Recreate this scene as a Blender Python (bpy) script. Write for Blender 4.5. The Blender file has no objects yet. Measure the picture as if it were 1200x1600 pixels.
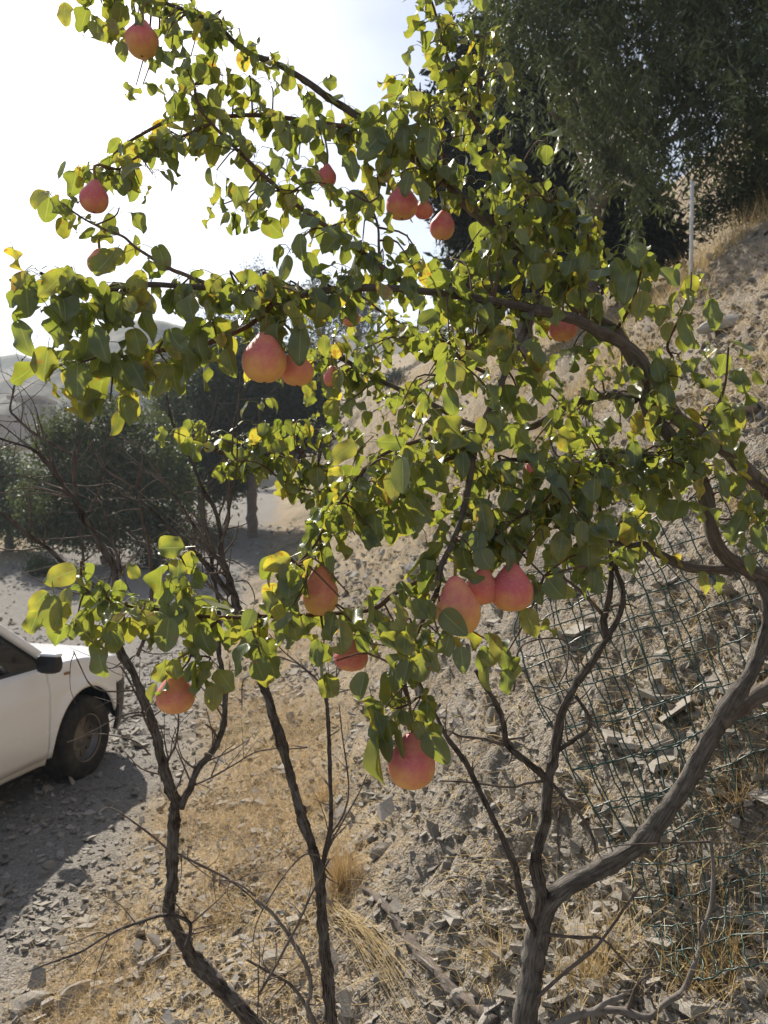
import bpy, math
import numpy as np
from mathutils import Vector, Matrix

# ------------------------------------------------------------------ camera, sky, sun, exposure
SC = bpy.context.scene
COL = SC.collection
CAM_Z = 1.6
HOR = 815.0                       # image row of the eye level (1200x1600 frame, focal length 1200 px)
PITCH = math.atan((HOR - 800.0) / 1200.0)
cd = bpy.data.cameras.new('camera')
cd.sensor_fit = 'VERTICAL'; cd.sensor_height = 24.0; cd.sensor_width = 18.0; cd.lens = 18.0
cd.clip_start = 0.05; cd.clip_end = 3000.0
cd.dof.use_dof = True; cd.dof.focus_distance = 1.62; cd.dof.aperture_fstop = 5.2
cam = bpy.data.objects.new('camera', cd); COL.objects.link(cam)
cam.location = (0, 0, CAM_Z); cam.rotation_euler = (math.pi / 2 + PITCH, 0, 0)
SC.camera = cam

SUN_AZ, SUN_EL = math.radians(-30.0), math.radians(40.0)      # azimuth from +Y towards +X
SUN = Vector((math.cos(SUN_EL) * math.sin(SUN_AZ), math.cos(SUN_EL) * math.cos(SUN_AZ), math.sin(SUN_EL)))
world = bpy.data.worlds.new('World'); SC.world = world; world.use_nodes = True
nt = world.node_tree; nt.nodes.clear()
wo = nt.nodes.new('ShaderNodeOutputWorld'); bg = nt.nodes.new('ShaderNodeBackground')
sky = nt.nodes.new('ShaderNodeTexSky'); sky.sky_type = 'NISHITA'; sky.sun_disc = False
sky.sun_elevation = SUN_EL; sky.sun_rotation = SUN_AZ
sky.altitude = 200; sky.air_density = 1.0; sky.dust_density = 1.5; sky.ozone_density = 1.0
bg.inputs['Strength'].default_value = 0.083
# thin high cloud veil: the sky's own light, whitened and a little brighter where cloud lies
tc = nt.nodes.new('ShaderNodeTexCoord'); mp = nt.nodes.new('ShaderNodeMapping'); mp.inputs['Scale'].default_value = (1, 1, 2.2)
nz = nt.nodes.new('ShaderNodeTexNoise'); nz.inputs['Scale'].default_value = 2.6; nz.inputs['Detail'].default_value = 6; nz.inputs['Roughness'].default_value = 0.55
rp = nt.nodes.new('ShaderNodeMapRange'); rp.inputs[1].default_value = 0.36; rp.inputs[2].default_value = 0.66; rp.inputs[3].default_value = 0.0; rp.inputs[4].default_value = 0.75
bw = nt.nodes.new('ShaderNodeRGBToBW')
cm = nt.nodes.new('ShaderNodeMix'); cm.data_type = 'RGBA'; cm.blend_type = 'MULTIPLY'; cm.inputs[0].default_value = 1.0
cm.inputs[7].default_value = (1.42, 1.46, 1.52, 1)
mx = nt.nodes.new('ShaderNodeMix'); mx.data_type = 'RGBA'
L = nt.links.new
L(tc.outputs['Generated'], mp.inputs[0]); L(mp.outputs[0], nz.inputs['Vector']); L(nz.outputs['Fac'], rp.inputs[0])
L(sky.outputs[0], bw.inputs[0]); L(bw.outputs[0], cm.inputs[6])
L(rp.outputs[0], mx.inputs[0]); L(sky.outputs[0], mx.inputs[6]); L(cm.outputs[2], mx.inputs[7])
L(mx.outputs[2], bg.inputs['Color']); L(bg.outputs[0], wo.inputs['Surface'])

sl = bpy.data.lights.new('sun', 'SUN'); sl.energy = 4.7; sl.angle = math.radians(0.55); sl.color = (1.0, 0.93, 0.82)
so = bpy.data.objects.new('sun', sl); COL.objects.link(so)
so.rotation_euler = (-SUN).to_track_quat('-Z', 'Y').to_euler(); so.location = SUN * 50
SC.view_settings.view_transform = 'Standard'; SC.view_settings.look = 'None'
SC.view_settings.gamma = 1.0; SC.view_settings.use_curve_mapping = False
SC.view_settings.exposure = 1.0
SC.cycles.max_bounces = 8; SC.cycles.diffuse_bounces = 2; SC.cycles.transmission_bounces = 6
SC.cycles.volume_bounces = 0; SC.cycles.transparent_max_bounces = 8
SC.cycles.use_denoising = True

# ------------------------------------------------------------------ helpers
RNG = np.random.default_rng(11)
CP, SP = math.cos(PITCH), math.sin(PITCH)
def ray(px, py):
    a = (px - 600.0) / 1200.0; b = (800.0 - py) / 1200.0
    return np.array([a, CP - b * SP, SP + b * CP])          # per metre of depth along the optical axis
def P(px, py, d):                                            # a measured picture point at its own real distance
    return np.array([0, 0, CAM_Z]) + ray(px, py) * d
def proj(p):
    p = np.atleast_2d(p); y = p[:, 1]; z = p[:, 2] - CAM_Z
    dep = y * CP + z * SP; up = -y * SP + z * CP
    dep = np.where(dep < 0.05, 0.05, dep)
    return np.stack([600 + 1200 * p[:, 0] / dep, 800 - 1200 * up / dep, dep], 1)

def hash2(ix, iy, s):
    h = (ix.astype(np.int64) * 374761393 + iy.astype(np.int64) * 668265263 + s * 982451653) & 0xffffffff
    h = ((h ^ (h >> 13)) * 1274126177) & 0xffffffff
    return ((h ^ (h >> 16)) & 0xffff) / 65535.0
def vnoise(x, y, s=0):
    x = np.asarray(x, float); y = np.asarray(y, float)
    ix = np.floor(x); iy = np.floor(y); fx = x - ix; fy = y - iy
    fx = fx * fx * fx * (fx * (fx * 6 - 15) + 10); fy = fy * fy * fy * (fy * (fy * 6 - 15) + 10)
    a = hash2(ix, iy, s); b = hash2(ix + 1, iy, s); c = hash2(ix, iy + 1, s); d = hash2(ix + 1, iy + 1, s)
    return (a + (b - a) * fx) * (1 - fy) + (c + (d - c) * fx) * fy - 0.5
def fbm(x, y, oct=4, s=0, g=0.5):
    t = 0; a = 1.0
    for k in range(oct):
        t = t + a * vnoise(x * 2 ** k + 17.3 * k, y * 2 ** k - 9.1 * k, s + k); a *= g
    return t
def sstep(a, b, x):
    t = np.clip((x - a) / (b - a), 0, 1); return t * t * (3 - 2 * t)

def make_mesh(name, V, F, mats, smooth=True, attrs=None, mat_idx=None):
    V = np.asarray(V, np.float32).reshape(-1, 3)
    if isinstance(F, np.ndarray): groups = [F]
    else: groups = [np.asarray(f) for f in F if len(f)]
    me = bpy.data.meshes.new(name)
    nl = sum(f.size for f in groups); npoly = sum(len(f) for f in groups)
    me.vertices.add(len(V)); me.vertices.foreach_set('co', V.ravel())
    me.loops.add(nl); me.polygons.add(npoly)
    me.loops.foreach_set('vertex_index', np.concatenate([f.ravel() for f in groups]).astype(np.int32))
    tot = np.concatenate([np.full(len(f), f.shape[1], np.int32) for f in groups])
    st = np.concatenate([[0], np.cumsum(tot)[:-1]]).astype(np.int32)
    me.polygons.foreach_set('loop_start', st); me.polygons.foreach_set('loop_total', tot)
    me.polygons.foreach_set('use_smooth', np.full(npoly, bool(smooth)))
    if mat_idx is not None: me.polygons.foreach_set('material_index', np.asarray(mat_idx, np.int32))
    for m in (mats if isinstance(mats, (list, tuple)) else [mats]): me.materials.append(m)
    for k, v in (attrs or {}).items():
        v = np.asarray(v, np.float32)
        if v.ndim == 1:
            a = me.attributes.new(k, 'FLOAT', 'POINT'); a.data.foreach_set('value', v)
        else:
            a = me.attributes.new(k, 'FLOAT_VECTOR', 'POINT'); a.data.foreach_set('vector', v.ravel())
    me.update(); me.validate()
    return me
def link(name, me, parent=None, loc=None, M=None):
    o = bpy.data.objects.new(name, me); COL.objects.link(o)
    if parent is not None: o.parent = parent
    if M is not None: o.matrix_basis = M
    elif loc is not None: o.location = loc
    return o
def tag(o, label=None, cat=None, group=None, kind=None):
    if label: o['label'] = label
    if cat: o['category'] = cat
    if group: o['group'] = group
    if kind: o['kind'] = kind
    return o
def empty(name, loc):
    o = bpy.data.objects.new(name, None); COL.objects.link(o); o.location = loc; o.empty_display_size = 0.1
    return o

class Acc:                                                   # gathers vertices and faces of ONE mesh
    def __init__(s): s.V = []; s.F = {}; s.A = {}; s.n = 0
    def add(s, V, F, **at):
        V = np.asarray(V, float).reshape(-1, 3); F = np.asarray(F)
        if F.size: s.F.setdefault(F.shape[1], []).append(F + s.n)
        s.V.append(V); s.n += len(V)
        for k, v in at.items(): s.A.setdefault(k, []).append(np.asarray(v, float))
    def mesh(s, name, mats, smooth=True):
        return make_mesh(name, np.concatenate(s.V), [np.concatenate(f) for f in s.F.values()], mats, smooth,
                         {k: np.concatenate(v) for k, v in s.A.items()})

def catmull(P_, n):
    P_ = np.asarray(P_, float)
    if len(P_) == 2: t = np.linspace(0, 1, n)[:, None]; return P_[0] * (1 - t) + P_[1] * t
    Q = np.vstack([2 * P_[0] - P_[1], P_, 2 * P_[-1] - P_[-2]])
    seg = len(P_) - 1; ts = np.linspace(0, seg, n); i = np.minimum(ts.astype(int), seg - 1); t = (ts - i)[:, None]
    a, b, c, d = Q[i], Q[i + 1], Q[i + 2], Q[i + 3]
    return 0.5 * ((2 * b) + (-a + c) * t + (2 * a - 5 * b + 4 * c - d) * t ** 2 + (-a + 3 * b - 3 * c + d) * t ** 3)
def tube(C, R, k=8, rough=0.0, seed=0, cap=True):
    C = np.asarray(C, float); n = len(C); R = np.broadcast_to(np.asarray(R, float), (n,)).copy()
    T = np.gradient(C, axis=0); T /= np.linalg.norm(T, axis=1)[:, None] + 1e-12
    up = np.array([0, 0, 1.0]) if abs(T[0, 2]) < 0.9 else np.array([1.0, 0, 0])
    u = np.cross(T[0], up); u /= np.linalg.norm(u); U = np.empty((n, 3)); U[0] = u
    for i in range(1, n):
        u = U[i - 1] - T[i] * np.dot(U[i - 1], T[i]); U[i] = u / (np.linalg.norm(u) + 1e-12)
    W = np.cross(T, U); ang = np.arange(k) * 2 * math.pi / k
    ln = np.concatenate([[0], np.cumsum(np.linalg.norm(np.diff(C, axis=0), axis=1))])
    rr = R[:, None] * np.ones(k)
    if rough:
        g = np.random.default_rng(seed)
        a2 = np.cos(ang)[None] * 1.3 + g.uniform(0, 50); b2 = np.sin(ang)[None] * 1.3 + ln[:, None] * 9
        rr = rr * (1 + rough * (1.6 * vnoise(a2 + b2 * 0.2, b2, seed % 97) + 1.3 * vnoise(a2 * 3, b2 * 3.1, seed % 89 + 5) + 1.0 * vnoise(a2 * 5 + 40, b2 * 9.0, seed % 83 + 11)))
    if rough > .12 and ln[-1] > .12:
        g = np.random.default_rng(seed + 3)
        for l0 in np.arange(.05, ln[-1], .11):
            l0 += g.uniform(-.04, .04); a0 = g.uniform(0, 6.28); w0 = max(.008, R.mean() * g.uniform(.5, 1.1))
            rr = rr * (1 + g.uniform(.1, .42) * np.exp(-((ln[:, None] - l0) / w0) ** 2) * (.55 + .45 * np.cos(ang - a0))[None])
    V = C[:, None] + (U[:, None] * np.cos(ang)[None, :, None] + W[:, None] * np.sin(ang)[None, :, None]) * rr[:, :, None]
    i = np.arange(n - 1)[:, None] * k; j = np.arange(k)[None]
    F = np.stack([i + j, i + (j + 1) % k, i + k + (j + 1) % k, i + k + j], -1).reshape(-1, 4)
    bk = np.stack([np.broadcast_to(np.cos(ang), (n, k)) * 0.5, np.broadcast_to(np.sin(ang), (n, k)) * 0.5, np.broadcast_to(ln[:, None], (n, k))], -1).reshape(-1, 3)
    V = V.reshape(-1, 3)
    if cap:
        V = np.vstack([V, C[0], C[-1]]); m = n * k
        jj = np.arange(k)
        f1 = np.stack([(jj + 1) % k, jj, np.full(k, m), np.full(k, m)], -1)
        f2 = np.stack([m - k + jj, m - k + (jj + 1) % k, np.full(k, m + 1), np.full(k, m + 1)], -1)
        tri = np.vstack([f1, f2])[:, :3]
        bk = np.vstack([bk, [0, 0, 0], [0, 0, ln[-1]]])
        return V, F, tri, bk
    return V, F, np.zeros((0, 3), int), bk
def add_tube(acc, C, R, k=8, rough=0.0, seed=0):
    V, F, T3, bk = tube(C, R, k, rough, seed)
    n0 = acc.n
    acc.add(V, F, bk=bk)
    acc.F.setdefault(3, []).append(T3 + n0)
def lathe(prof, k=24):
    prof = np.asarray(prof, float); n = len(prof); a = np.arange(k) * 2 * math.pi / k
    V = np.stack([prof[:, :1] * np.cos(a), prof[:, :1] * np.sin(a), np.repeat(prof[:, 1:2], k, 1)], -1).reshape(-1, 3)
    i = np.arange(n - 1)[:, None] * k; j = np.arange(k)[None]
    F = np.stack([i + j, i + (j + 1) % k, i + k + (j + 1) % k, i + k + j], -1).reshape(-1, 4)
    return V, F
def box(c, s, R=None):
    c = np.asarray(c, float); s = np.asarray(s, float) / 2
    V = np.array([[x, y, z] for x in (-1, 1) for y in (-1, 1) for z in (-1, 1)], float) * s
    if R is not None: V = V @ np.asarray(R).T
    F = np.array([[0, 1, 3, 2], [4, 6, 7, 5], [0, 4, 5, 1], [2, 3, 7, 6], [0, 2, 6, 4], [1, 5, 7, 3]])
    return V + c, F
def bevel_box(c, s, b):
    """box with rounded look: cube grid pushed to a superellipsoid-ish shape"""
    n = 5; g = np.linspace(-1, 1, n); V = []; F = []
    for ax in range(3):
        for sg in (-1, 1):
            o = len(V)
            for p in g:
                for q in g:
                    v = [0, 0, 0]; v[ax] = sg; v[(ax + 1) % 3] = p; v[(ax + 2) % 3] = q; V.append(v)
            for i in range(n - 1):
                for j in range(n - 1):
                    f = [o + i * n + j, o + (i + 1) * n + j, o + (i + 1) * n + j + 1, o + i * n + j + 1]
                    F.append(f if sg > 0 else f[::-1])
    V = np.array(V, float); nrm = (np.abs(V) ** 6).sum(1) ** (1 / 6.0)
    V = V / nrm[:, None] * (1 - b) + V / np.linalg.norm(V, axis=1)[:, None] * b * 1.1
    return V * np.asarray(s) / 2 + np.asarray(c), np.array(F)

# ------------------------------------------------------------------ materials
def nodes(name):
    m = bpy.data.materials.new(name); m.use_nodes = True
    t = m.node_tree; t.nodes.clear()
    out = t.nodes.new('ShaderNodeOutputMaterial')
    return m, t, out
class NB:
    def __init__(s, t): s.t = t
    def n(s, typ, **kw):
        x = s.t.nodes.new(typ)
        for k, v in kw.items(): setattr(x, k, v)
        return x
    def l(s, a, b): s.t.links.new(a, b)
    def attr(s, name): x = s.n('ShaderNodeAttribute'); x.attribute_name = name; return x
    def obj(s): return s.n('ShaderNodeTexCoord').outputs['Object']
    def geo(s): return s.n('ShaderNodeNewGeometry')
    def noise(s, vec, scale, detail=4, rough=0.55, dist=0.0):
        x = s.n('ShaderNodeTexNoise'); x.inputs['Scale'].default_value = scale; x.inputs['Detail'].default_value = detail
        x.inputs['Roughness'].default_value = rough; x.inputs['Distortion'].default_value = dist
        if vec is not None: s.l(vec, x.inputs['Vector'])
        return x.outputs['Fac']
    def vor(s, vec, scale, feat='F1', out='Distance'):
        x = s.n('ShaderNodeTexVoronoi'); x.feature = feat; x.inputs['Scale'].default_value = scale
        if vec is not None: s.l(vec, x.inputs['Vector'])
        return x.outputs[out]
    def ramp(s, f, a, b, lo=0.0, hi=1.0):
        x = s.n('ShaderNodeMapRange'); x.inputs[1].default_value = a; x.inputs[2].default_value = b; x.inputs[3].default_value = lo; x.inputs[4].default_value = hi
        s.l(f, x.inputs[0]); return x.outputs[0]
    def mix(s, f, a, b, mode='MIX'):
        x = s.n('ShaderNodeMix'); x.data_type = 'RGBA'; x.blend_type = mode
        for sock, v in ((x.inputs[0], f), (x.inputs[6], a), (x.inputs[7], b)):
            if isinstance(v, (int, float)): sock.default_value = v
            elif isinstance(v, (tuple, list)): sock.default_value = (*v[:3], 1)
            else: s.l(v, sock)
        return x.outputs[2]
    def math(s, op, a, b=None):
        x = s.n('ShaderNodeMath'); x.operation = op
        for i, v in enumerate((a, b)):
            if v is None: continue
            if isinstance(v, (int, float)): x.inputs[i].default_value = v
            else: s.l(v, x.inputs[i])
        return x.outputs[0]
    def scale(s, vec, sc):
        x = s.n('ShaderNodeMapping'); x.inputs['Scale'].default_value = sc; s.l(vec, x.inputs[0]); return x.outputs[0]
    def bump(s, h, strength, dist):
        x = s.n('ShaderNodeBump'); x.inputs['Strength'].default_value = strength; x.inputs['Distance'].default_value = dist
        s.l(h, x.inputs['Height']); return x.outputs[0]
    def pbr(s, col, rough=0.8, spec=0.3, normal=None, metal=0.0):
        x = s.n('ShaderNodeBsdfPrincipled')
        if isinstance(col, (tuple, list)): x.inputs['Base Color'].default_value = (*col[:3], 1)
        else: s.l(col, x.inputs['Base Color'])
        if isinstance(rough, (int, float)): x.inputs['Roughness'].default_value = rough
        else: s.l(rough, x.inputs['Roughness'])
        x.inputs['Specular IOR Level'].default_value = spec; x.inputs['Metallic'].default_value = metal
        if normal is not None: s.l(normal, x.inputs['Normal'])
        return x

def m_ground():
    m, t, out = nodes('ground_dirt'); b = NB(t)
    pos = b.geo().outputs['Position']
    z = b.attr('zone').outputs['Vector']; sx = b.n('ShaderNodeSeparateXYZ'); b.l(z, sx.inputs[0])
    road, straw, rock = sx.outputs[0], sx.outputs[1], sx.outputs[2]
    n1 = b.noise(pos, 1.3, 3); n2 = b.noise(pos, 9, 4, 0.65); n3 = b.noise(pos, 60, 3, 0.7)
    v1 = b.vor(pos, 55, 'F1', 'Color'); v2 = b.vor(pos, 130, 'F1', 'Color'); vd = b.vor(pos, 55)
    s1 = b.n('ShaderNodeSeparateColor'); b.l(v1, s1.inputs[0]); s2 = b.n('ShaderNodeSeparateColor'); b.l(v2, s2.inputs[0])
    dirt = b.mix(b.ramp(n1, .3, .7), (.195, .157, .112), (.265, .222, .168))
    dirt = b.mix(b.ramp(n2, .35, .7), dirt, (.165, .14, .108))
    peb = b.mix(s1.outputs[0], (.10, .092, .08), (.33, .30, .26))
    dirt = b.mix(b.ramp(s1.outputs[1], .45, .55, 0, .75), dirt, peb)
    fine = b.mix(s2.outputs[0], (.135, .122, .104), (.295, .268, .23))
    dirt = b.mix(b.ramp(s2.outputs[1], .4, .5, 0, .5), dirt, fine)
    grey = b.mix(s1.outputs[0], (.14, .133, .123), (.29, .272, .248))
    grey = b.mix(b.ramp(s2.outputs[1], .3, .4, 0, .6), grey, b.mix(s2.outputs[0], (.16, .15, .138), (.29, .27, .245)))
    c = b.mix(b.math('MULTIPLY', road, .85), dirt, grey)
    st = b.mix(n3, (.30, .22, .12), (.42, .32, .19))
    c = b.mix(b.math('MULTIPLY', straw, b.ramp(b.noise(pos, 14, 4, .7), .34, .60, 0, .9)), c, st)
    rk = b.mix(b.noise(b.scale(pos, (3, 3, 22)), 3, 4), (.20, .172, .14), (.33, .285, .23))
    c = b.mix(b.math('MULTIPLY', rock, b.ramp(n2, .35, .6)), c, rk)
    pat = b.math('MULTIPLY', b.ramp(b.noise(pos, 1.1, 6, .75), .46, .60), b.math('SUBTRACT', 1.0, b.math('MULTIPLY', road, .85)))
    c = b.mix(b.math('MULTIPLY', b.math('MULTIPLY', pat, .65), b.ramp(straw, .1, .6)), c, (.165, .125, .08))
    pg = b.math('MULTIPLY', b.ramp(b.noise(b.scale(pos, (1, 1, 1.7)), .55, 6, .8), .53, .62), b.math('MULTIPLY', straw, .8))
    c = b.mix(pg, c, (.115, .10, .05))
    h = b.math('ADD', b.math('MULTIPLY', vd, -0.6), b.math('MULTIPLY', n3, 0.9))
    h = b.math('ADD', h, b.math('MULTIPLY', b.vor(pos, 130), -0.35))
    p = b.pbr(c, 0.95, 0.15, b.bump(h, .9, 0.018)); b.l(p.outputs[0], out.inputs[0]); return m
def m_stone(name, lo, hi):
    m, t, out = nodes(name); b = NB(t)
    oi = b.n('ShaderNodeObjectInfo').outputs['Random']; at = b.attr('tone').outputs['Fac']
    r = b.math('FRACT', b.math('ADD', oi, at))
    o = b.obj(); pos = b.geo().outputs['Position']
    c = b.mix(r, lo, hi); c = b.mix(b.ramp(b.noise(pos, 40, 5, .65), .35, .7, 0, .55), c, (.30, .255, .20))
    c = b.mix(b.ramp(b.noise(pos, 190, 3), .45, .7, 0, .5), c, (.17, .16, .15))
    p = b.pbr(c, 0.9, 0.2, b.bump(b.noise(pos, 140, 6, .7), .6, .006)); b.l(p.outputs[0], out.inputs[0]); return m
def m_bark(name, a, bcol, c3, stripe=5.0, bumpd=0.004, ring=0.0):
    m, t, out = nodes(name); b = NB(t)
    bk = b.attr('bk').outputs['Vector']; pos = b.geo().outputs['Position']
    v = b.scale(bk, (stripe, stripe, stripe * 1.6))
    n1 = b.noise(v, 2.2, 6, .65, .4); n2 = b.noise(pos, 26, 5, .6); n3 = b.noise(b.scale(bk, (18, 18, 9)), 2.0, 4, .7)
    c = b.mix(b.ramp(n1, .40, .60), a, bcol); c = b.mix(b.ramp(n2, .48, .68, 0, .8), c, c3)
    c = b.mix(b.ramp(n3, .5, .72, 0, .35), c, tuple(x * .45 for x in a))
    if ring:
        c = b.mix(b.ramp(b.noise(b.scale(bk, (.4, .4, 6)), 1.6, 3, .6), .52, .60, 0, ring), c, b.mix(n1, (.13, .125, .12), (.36, .34, .315)))
    p = b.pbr(c, .88, .22, b.bump(b.math('ADD', n1, n3), .9, bumpd)); b.l(p.outputs[0], out.inputs[0]); return m
def m_leaf():
    m, t, out = nodes('pear_leaf'); b = NB(t)
    lv = b.attr('luv').outputs['Vector']; sx = b.n('ShaderNodeSeparateXYZ'); b.l(lv, sx.inputs[0])
    u, v, pet = sx.outputs[0], sx.outputs[1], sx.outputs[2]
    tint = b.attr('tint').outputs['Fac']; geo = b.geo(); pos = geo.outputs['Position']
    au = b.math('ABSOLUTE', u)
    n1 = b.noise(pos, 34, 4, .6); n2 = b.noise(pos, 180, 3, .6)
    g = b.mix(b.ramp(n1, .3, .7), (.043, .074, .038), (.070, .108, .055))
    yel = b.math('MULTIPLY', tint, b.ramp(b.math('ADD', n1, b.math('MULTIPLY', au, .35)), .38, .72))
    g = b.mix(yel, g, (.30, .27, .035))
    spot = b.math('MULTIPLY', b.ramp(b.math('ADD', b.noise(pos, 75, 3, .6), b.math('MULTIPLY', tint, .12)), .66, .72), .8)
    g = b.mix(spot, g, (.23, .10, .02))
    g = b.mix(b.math('MULTIPLY', b.ramp(b.math('ADD', au, b.math('MULTIPLY', b.noise(pos, 55, 3), .7)), 1.22, 1.34), b.ramp(tint, .05, .4)), g, (.15, .075, .03))
    under = b.mix(.5, g, (.24, .275, .215))
    col = b.mix(b.math('MULTIPLY', geo.outputs['Backfacing'], .55), g, under)
    vw = b.math('SINE', b.math('MULTIPLY', b.math('SUBTRACT', v, b.math('MULTIPLY', au, .22)), 52.0))
    vein = b.math('MULTIPLY', b.ramp(vw, .86, 1.0), b.ramp(au, .9, .2))
    mid = b.ramp(au, .055, .02)
    col = b.mix(b.math('MULTIPLY', vein, .22), col, (.20, .26, .09))
    col = b.mix(b.math('MULTIPLY', mid, .75), col, (.34, .38, .17))
    col = b.mix(pet, col, (.26, .27, .07))
    tr = b.mix(b.ramp(n1, .3, .7), (.27, .345, .035), (.41, .44, .055))
    tr = b.mix(yel, tr, (.80, .66, .06)); tr = b.mix(spot, tr, (.55, .24, .03))
    tr = b.mix(b.math('MULTIPLY', vein, .35), tr, (.20, .30, .02)); tr = b.mix(b.math('MULTIPLY', mid, .5), tr, (.55, .58, .16))
    p = b.pbr(col, .38, .5, b.bump(b.math('ADD', b.math('MULTIPLY', vein, -.5), b.math('MULTIPLY', n2, .6)), .35, .0015))
    tl = b.n('ShaderNodeBsdfTranslucent'); b.l(tr, tl.inputs[0])
    ms = b.n('ShaderNodeMixShader'); b.l(b.ramp(pet, 0, 1, .40, .1), ms.inputs[0]); b.l(p.outputs[0], ms.inputs[1]); b.l(tl.outputs[0], ms.inputs[2])
    b.l(ms.outputs[0], out.inputs[0]); return m
def m_foliage(name, a, c2, tr, rough=.5, spec=.4, trf=.25):
    m, t, out = nodes(name); b = NB(t)
    at = b.attr('tone').outputs['Fac']; pos = b.geo().outputs['Position']
    c = b.mix(at, a, c2); c = b.mix(b.ramp(b.noise(pos, 1.5, 3), .35, .65, 0, .4), c, tuple(x * .7 for x in a))
    p = b.pbr(c, rough, spec); tl = b.n('ShaderNodeBsdfTranslucent'); tl.inputs[0].default_value = (*tr, 1)
    ms = b.n('ShaderNodeMixShader'); ms.inputs[0].default_value = trf
    b.l(p.outputs[0], ms.inputs[1]); b.l(tl.outputs[0], ms.inputs[2]); b.l(ms.outputs[0], out.inputs[0]); return m
def m_pear():
    m, t, out = nodes('pear_skin'); b = NB(t)
    o = b.obj(); sx = b.n('ShaderNodeSeparateXYZ'); b.l(o, sx.inputs[0]); at = b.attr('blush').outputs['Fac']
    n1 = b.noise(o, 22, 4, .6); rnd = b.n('ShaderNodeObjectInfo').outputs['Random']
    k = b.math('ADD', b.ramp(sx.outputs[2], -.125, -.06, 0, 1), b.ramp(n1, .3, .7, -.5, .5))
    k = b.math('ADD', k, b.ramp(rnd, 0, 1, -.3, .25))
    cl = b.n('ShaderNodeClamp'); b.l(k, cl.inputs[0])
    c = b.mix(cl.outputs[0], (.80, .42, .14), (.62, .135, .155))
    fine = b.noise(o, 300, 3, .7)
    c = b.mix(b.ramp(fine, .52, .68, 0, .4), c, (.74, .40, .22))
    c = b.mix(b.ramp(b.vor(o, 330), .17, .05, 0, .75), c, (.42, .16, .07))
    p = b.pbr(c, b.ramp(n1, .3, .7, .48, .62), .35, b.bump(fine, .25, .0012))
    b.l(p.outputs[0], out.inputs[0]); return m
def m_plain(name, col, rough=.6, spec=.3, metal=0., grime=None, bump=0.0):
    m, t, out = nodes(name); b = NB(t); pos = b.geo().outputs['Position']
    c = col
    if grime: c = b.mix(b.ramp(b.noise(pos, grime[0], 5, .6), .42, .7, 0, grime[1]), col, grime[2])
    nrm = b.bump(b.noise(pos, 60, 4), .4, bump) if bump else None
    p = b.pbr(c, rough, spec, nrm, metal); b.l(p.outputs[0], out.inputs[0]); return m
def m_paint():
    m, t, out = nodes('white_car_paint'); b = NB(t); o = b.obj()
    sx = b.n('ShaderNodeSeparateXYZ'); b.l(o, sx.inputs[0])
    dust = b.math('MULTIPLY', b.ramp(sx.outputs[2], .6, .26, .02, .6), b.ramp(b.noise(o, 5, 5, .65), .3, .7, .45, 1))
    c = b.mix(dust, (.90, .91, .93), (.72, .66, .60))
    p = b.pbr(c, b.math('ADD', b.math('MULTIPLY', dust, .45), .22), .5); p.inputs['Coat Weight'].default_value = .35; p.inputs['Coat Roughness'].default_value = .12
    b.l(p.outputs[0], out.inputs[0]); return m
def m_straw(name, a, c2):
    m, t, out = nodes(name); b = NB(t); at = b.attr('tone').outputs['Fac']
    c = b.mix(at, a, c2); p = b.pbr(c, .7, .25); tl = b.n('ShaderNodeBsdfTranslucent'); b.l(c, tl.inputs[0])
    ms = b.n('ShaderNodeMixShader'); ms.inputs[0].default_value = .3
    b.l(p.outputs[0], ms.inputs[1]); b.l(tl.outputs[0], ms.inputs[2]); b.l(ms.outputs[0], out.inputs[0]); return m
def m_hill():
    m, t, out = nodes('hill_scrub'); b = NB(t); pos = b.geo().outputs['Position']
    n = b.noise(pos, .06, 5, .6); n2 = b.noise(pos, .35, 5, .7)
    c = b.mix(b.ramp(n, .35, .65), (.165, .145, .105), (.12, .11, .082))
    c = b.mix(b.ramp(n2, .50, .60, 0, .85), c, (.035, .05, .028))
    c = b.mix(b.ramp(b.noise(b.scale(pos, (1, 1, 6)), .08, 4), .55, .66, 0, .6), c, (.23, .19, .135))
    p = b.pbr(c, .95, .1); b.l(p.outputs[0], out.inputs[0]); return m

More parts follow.
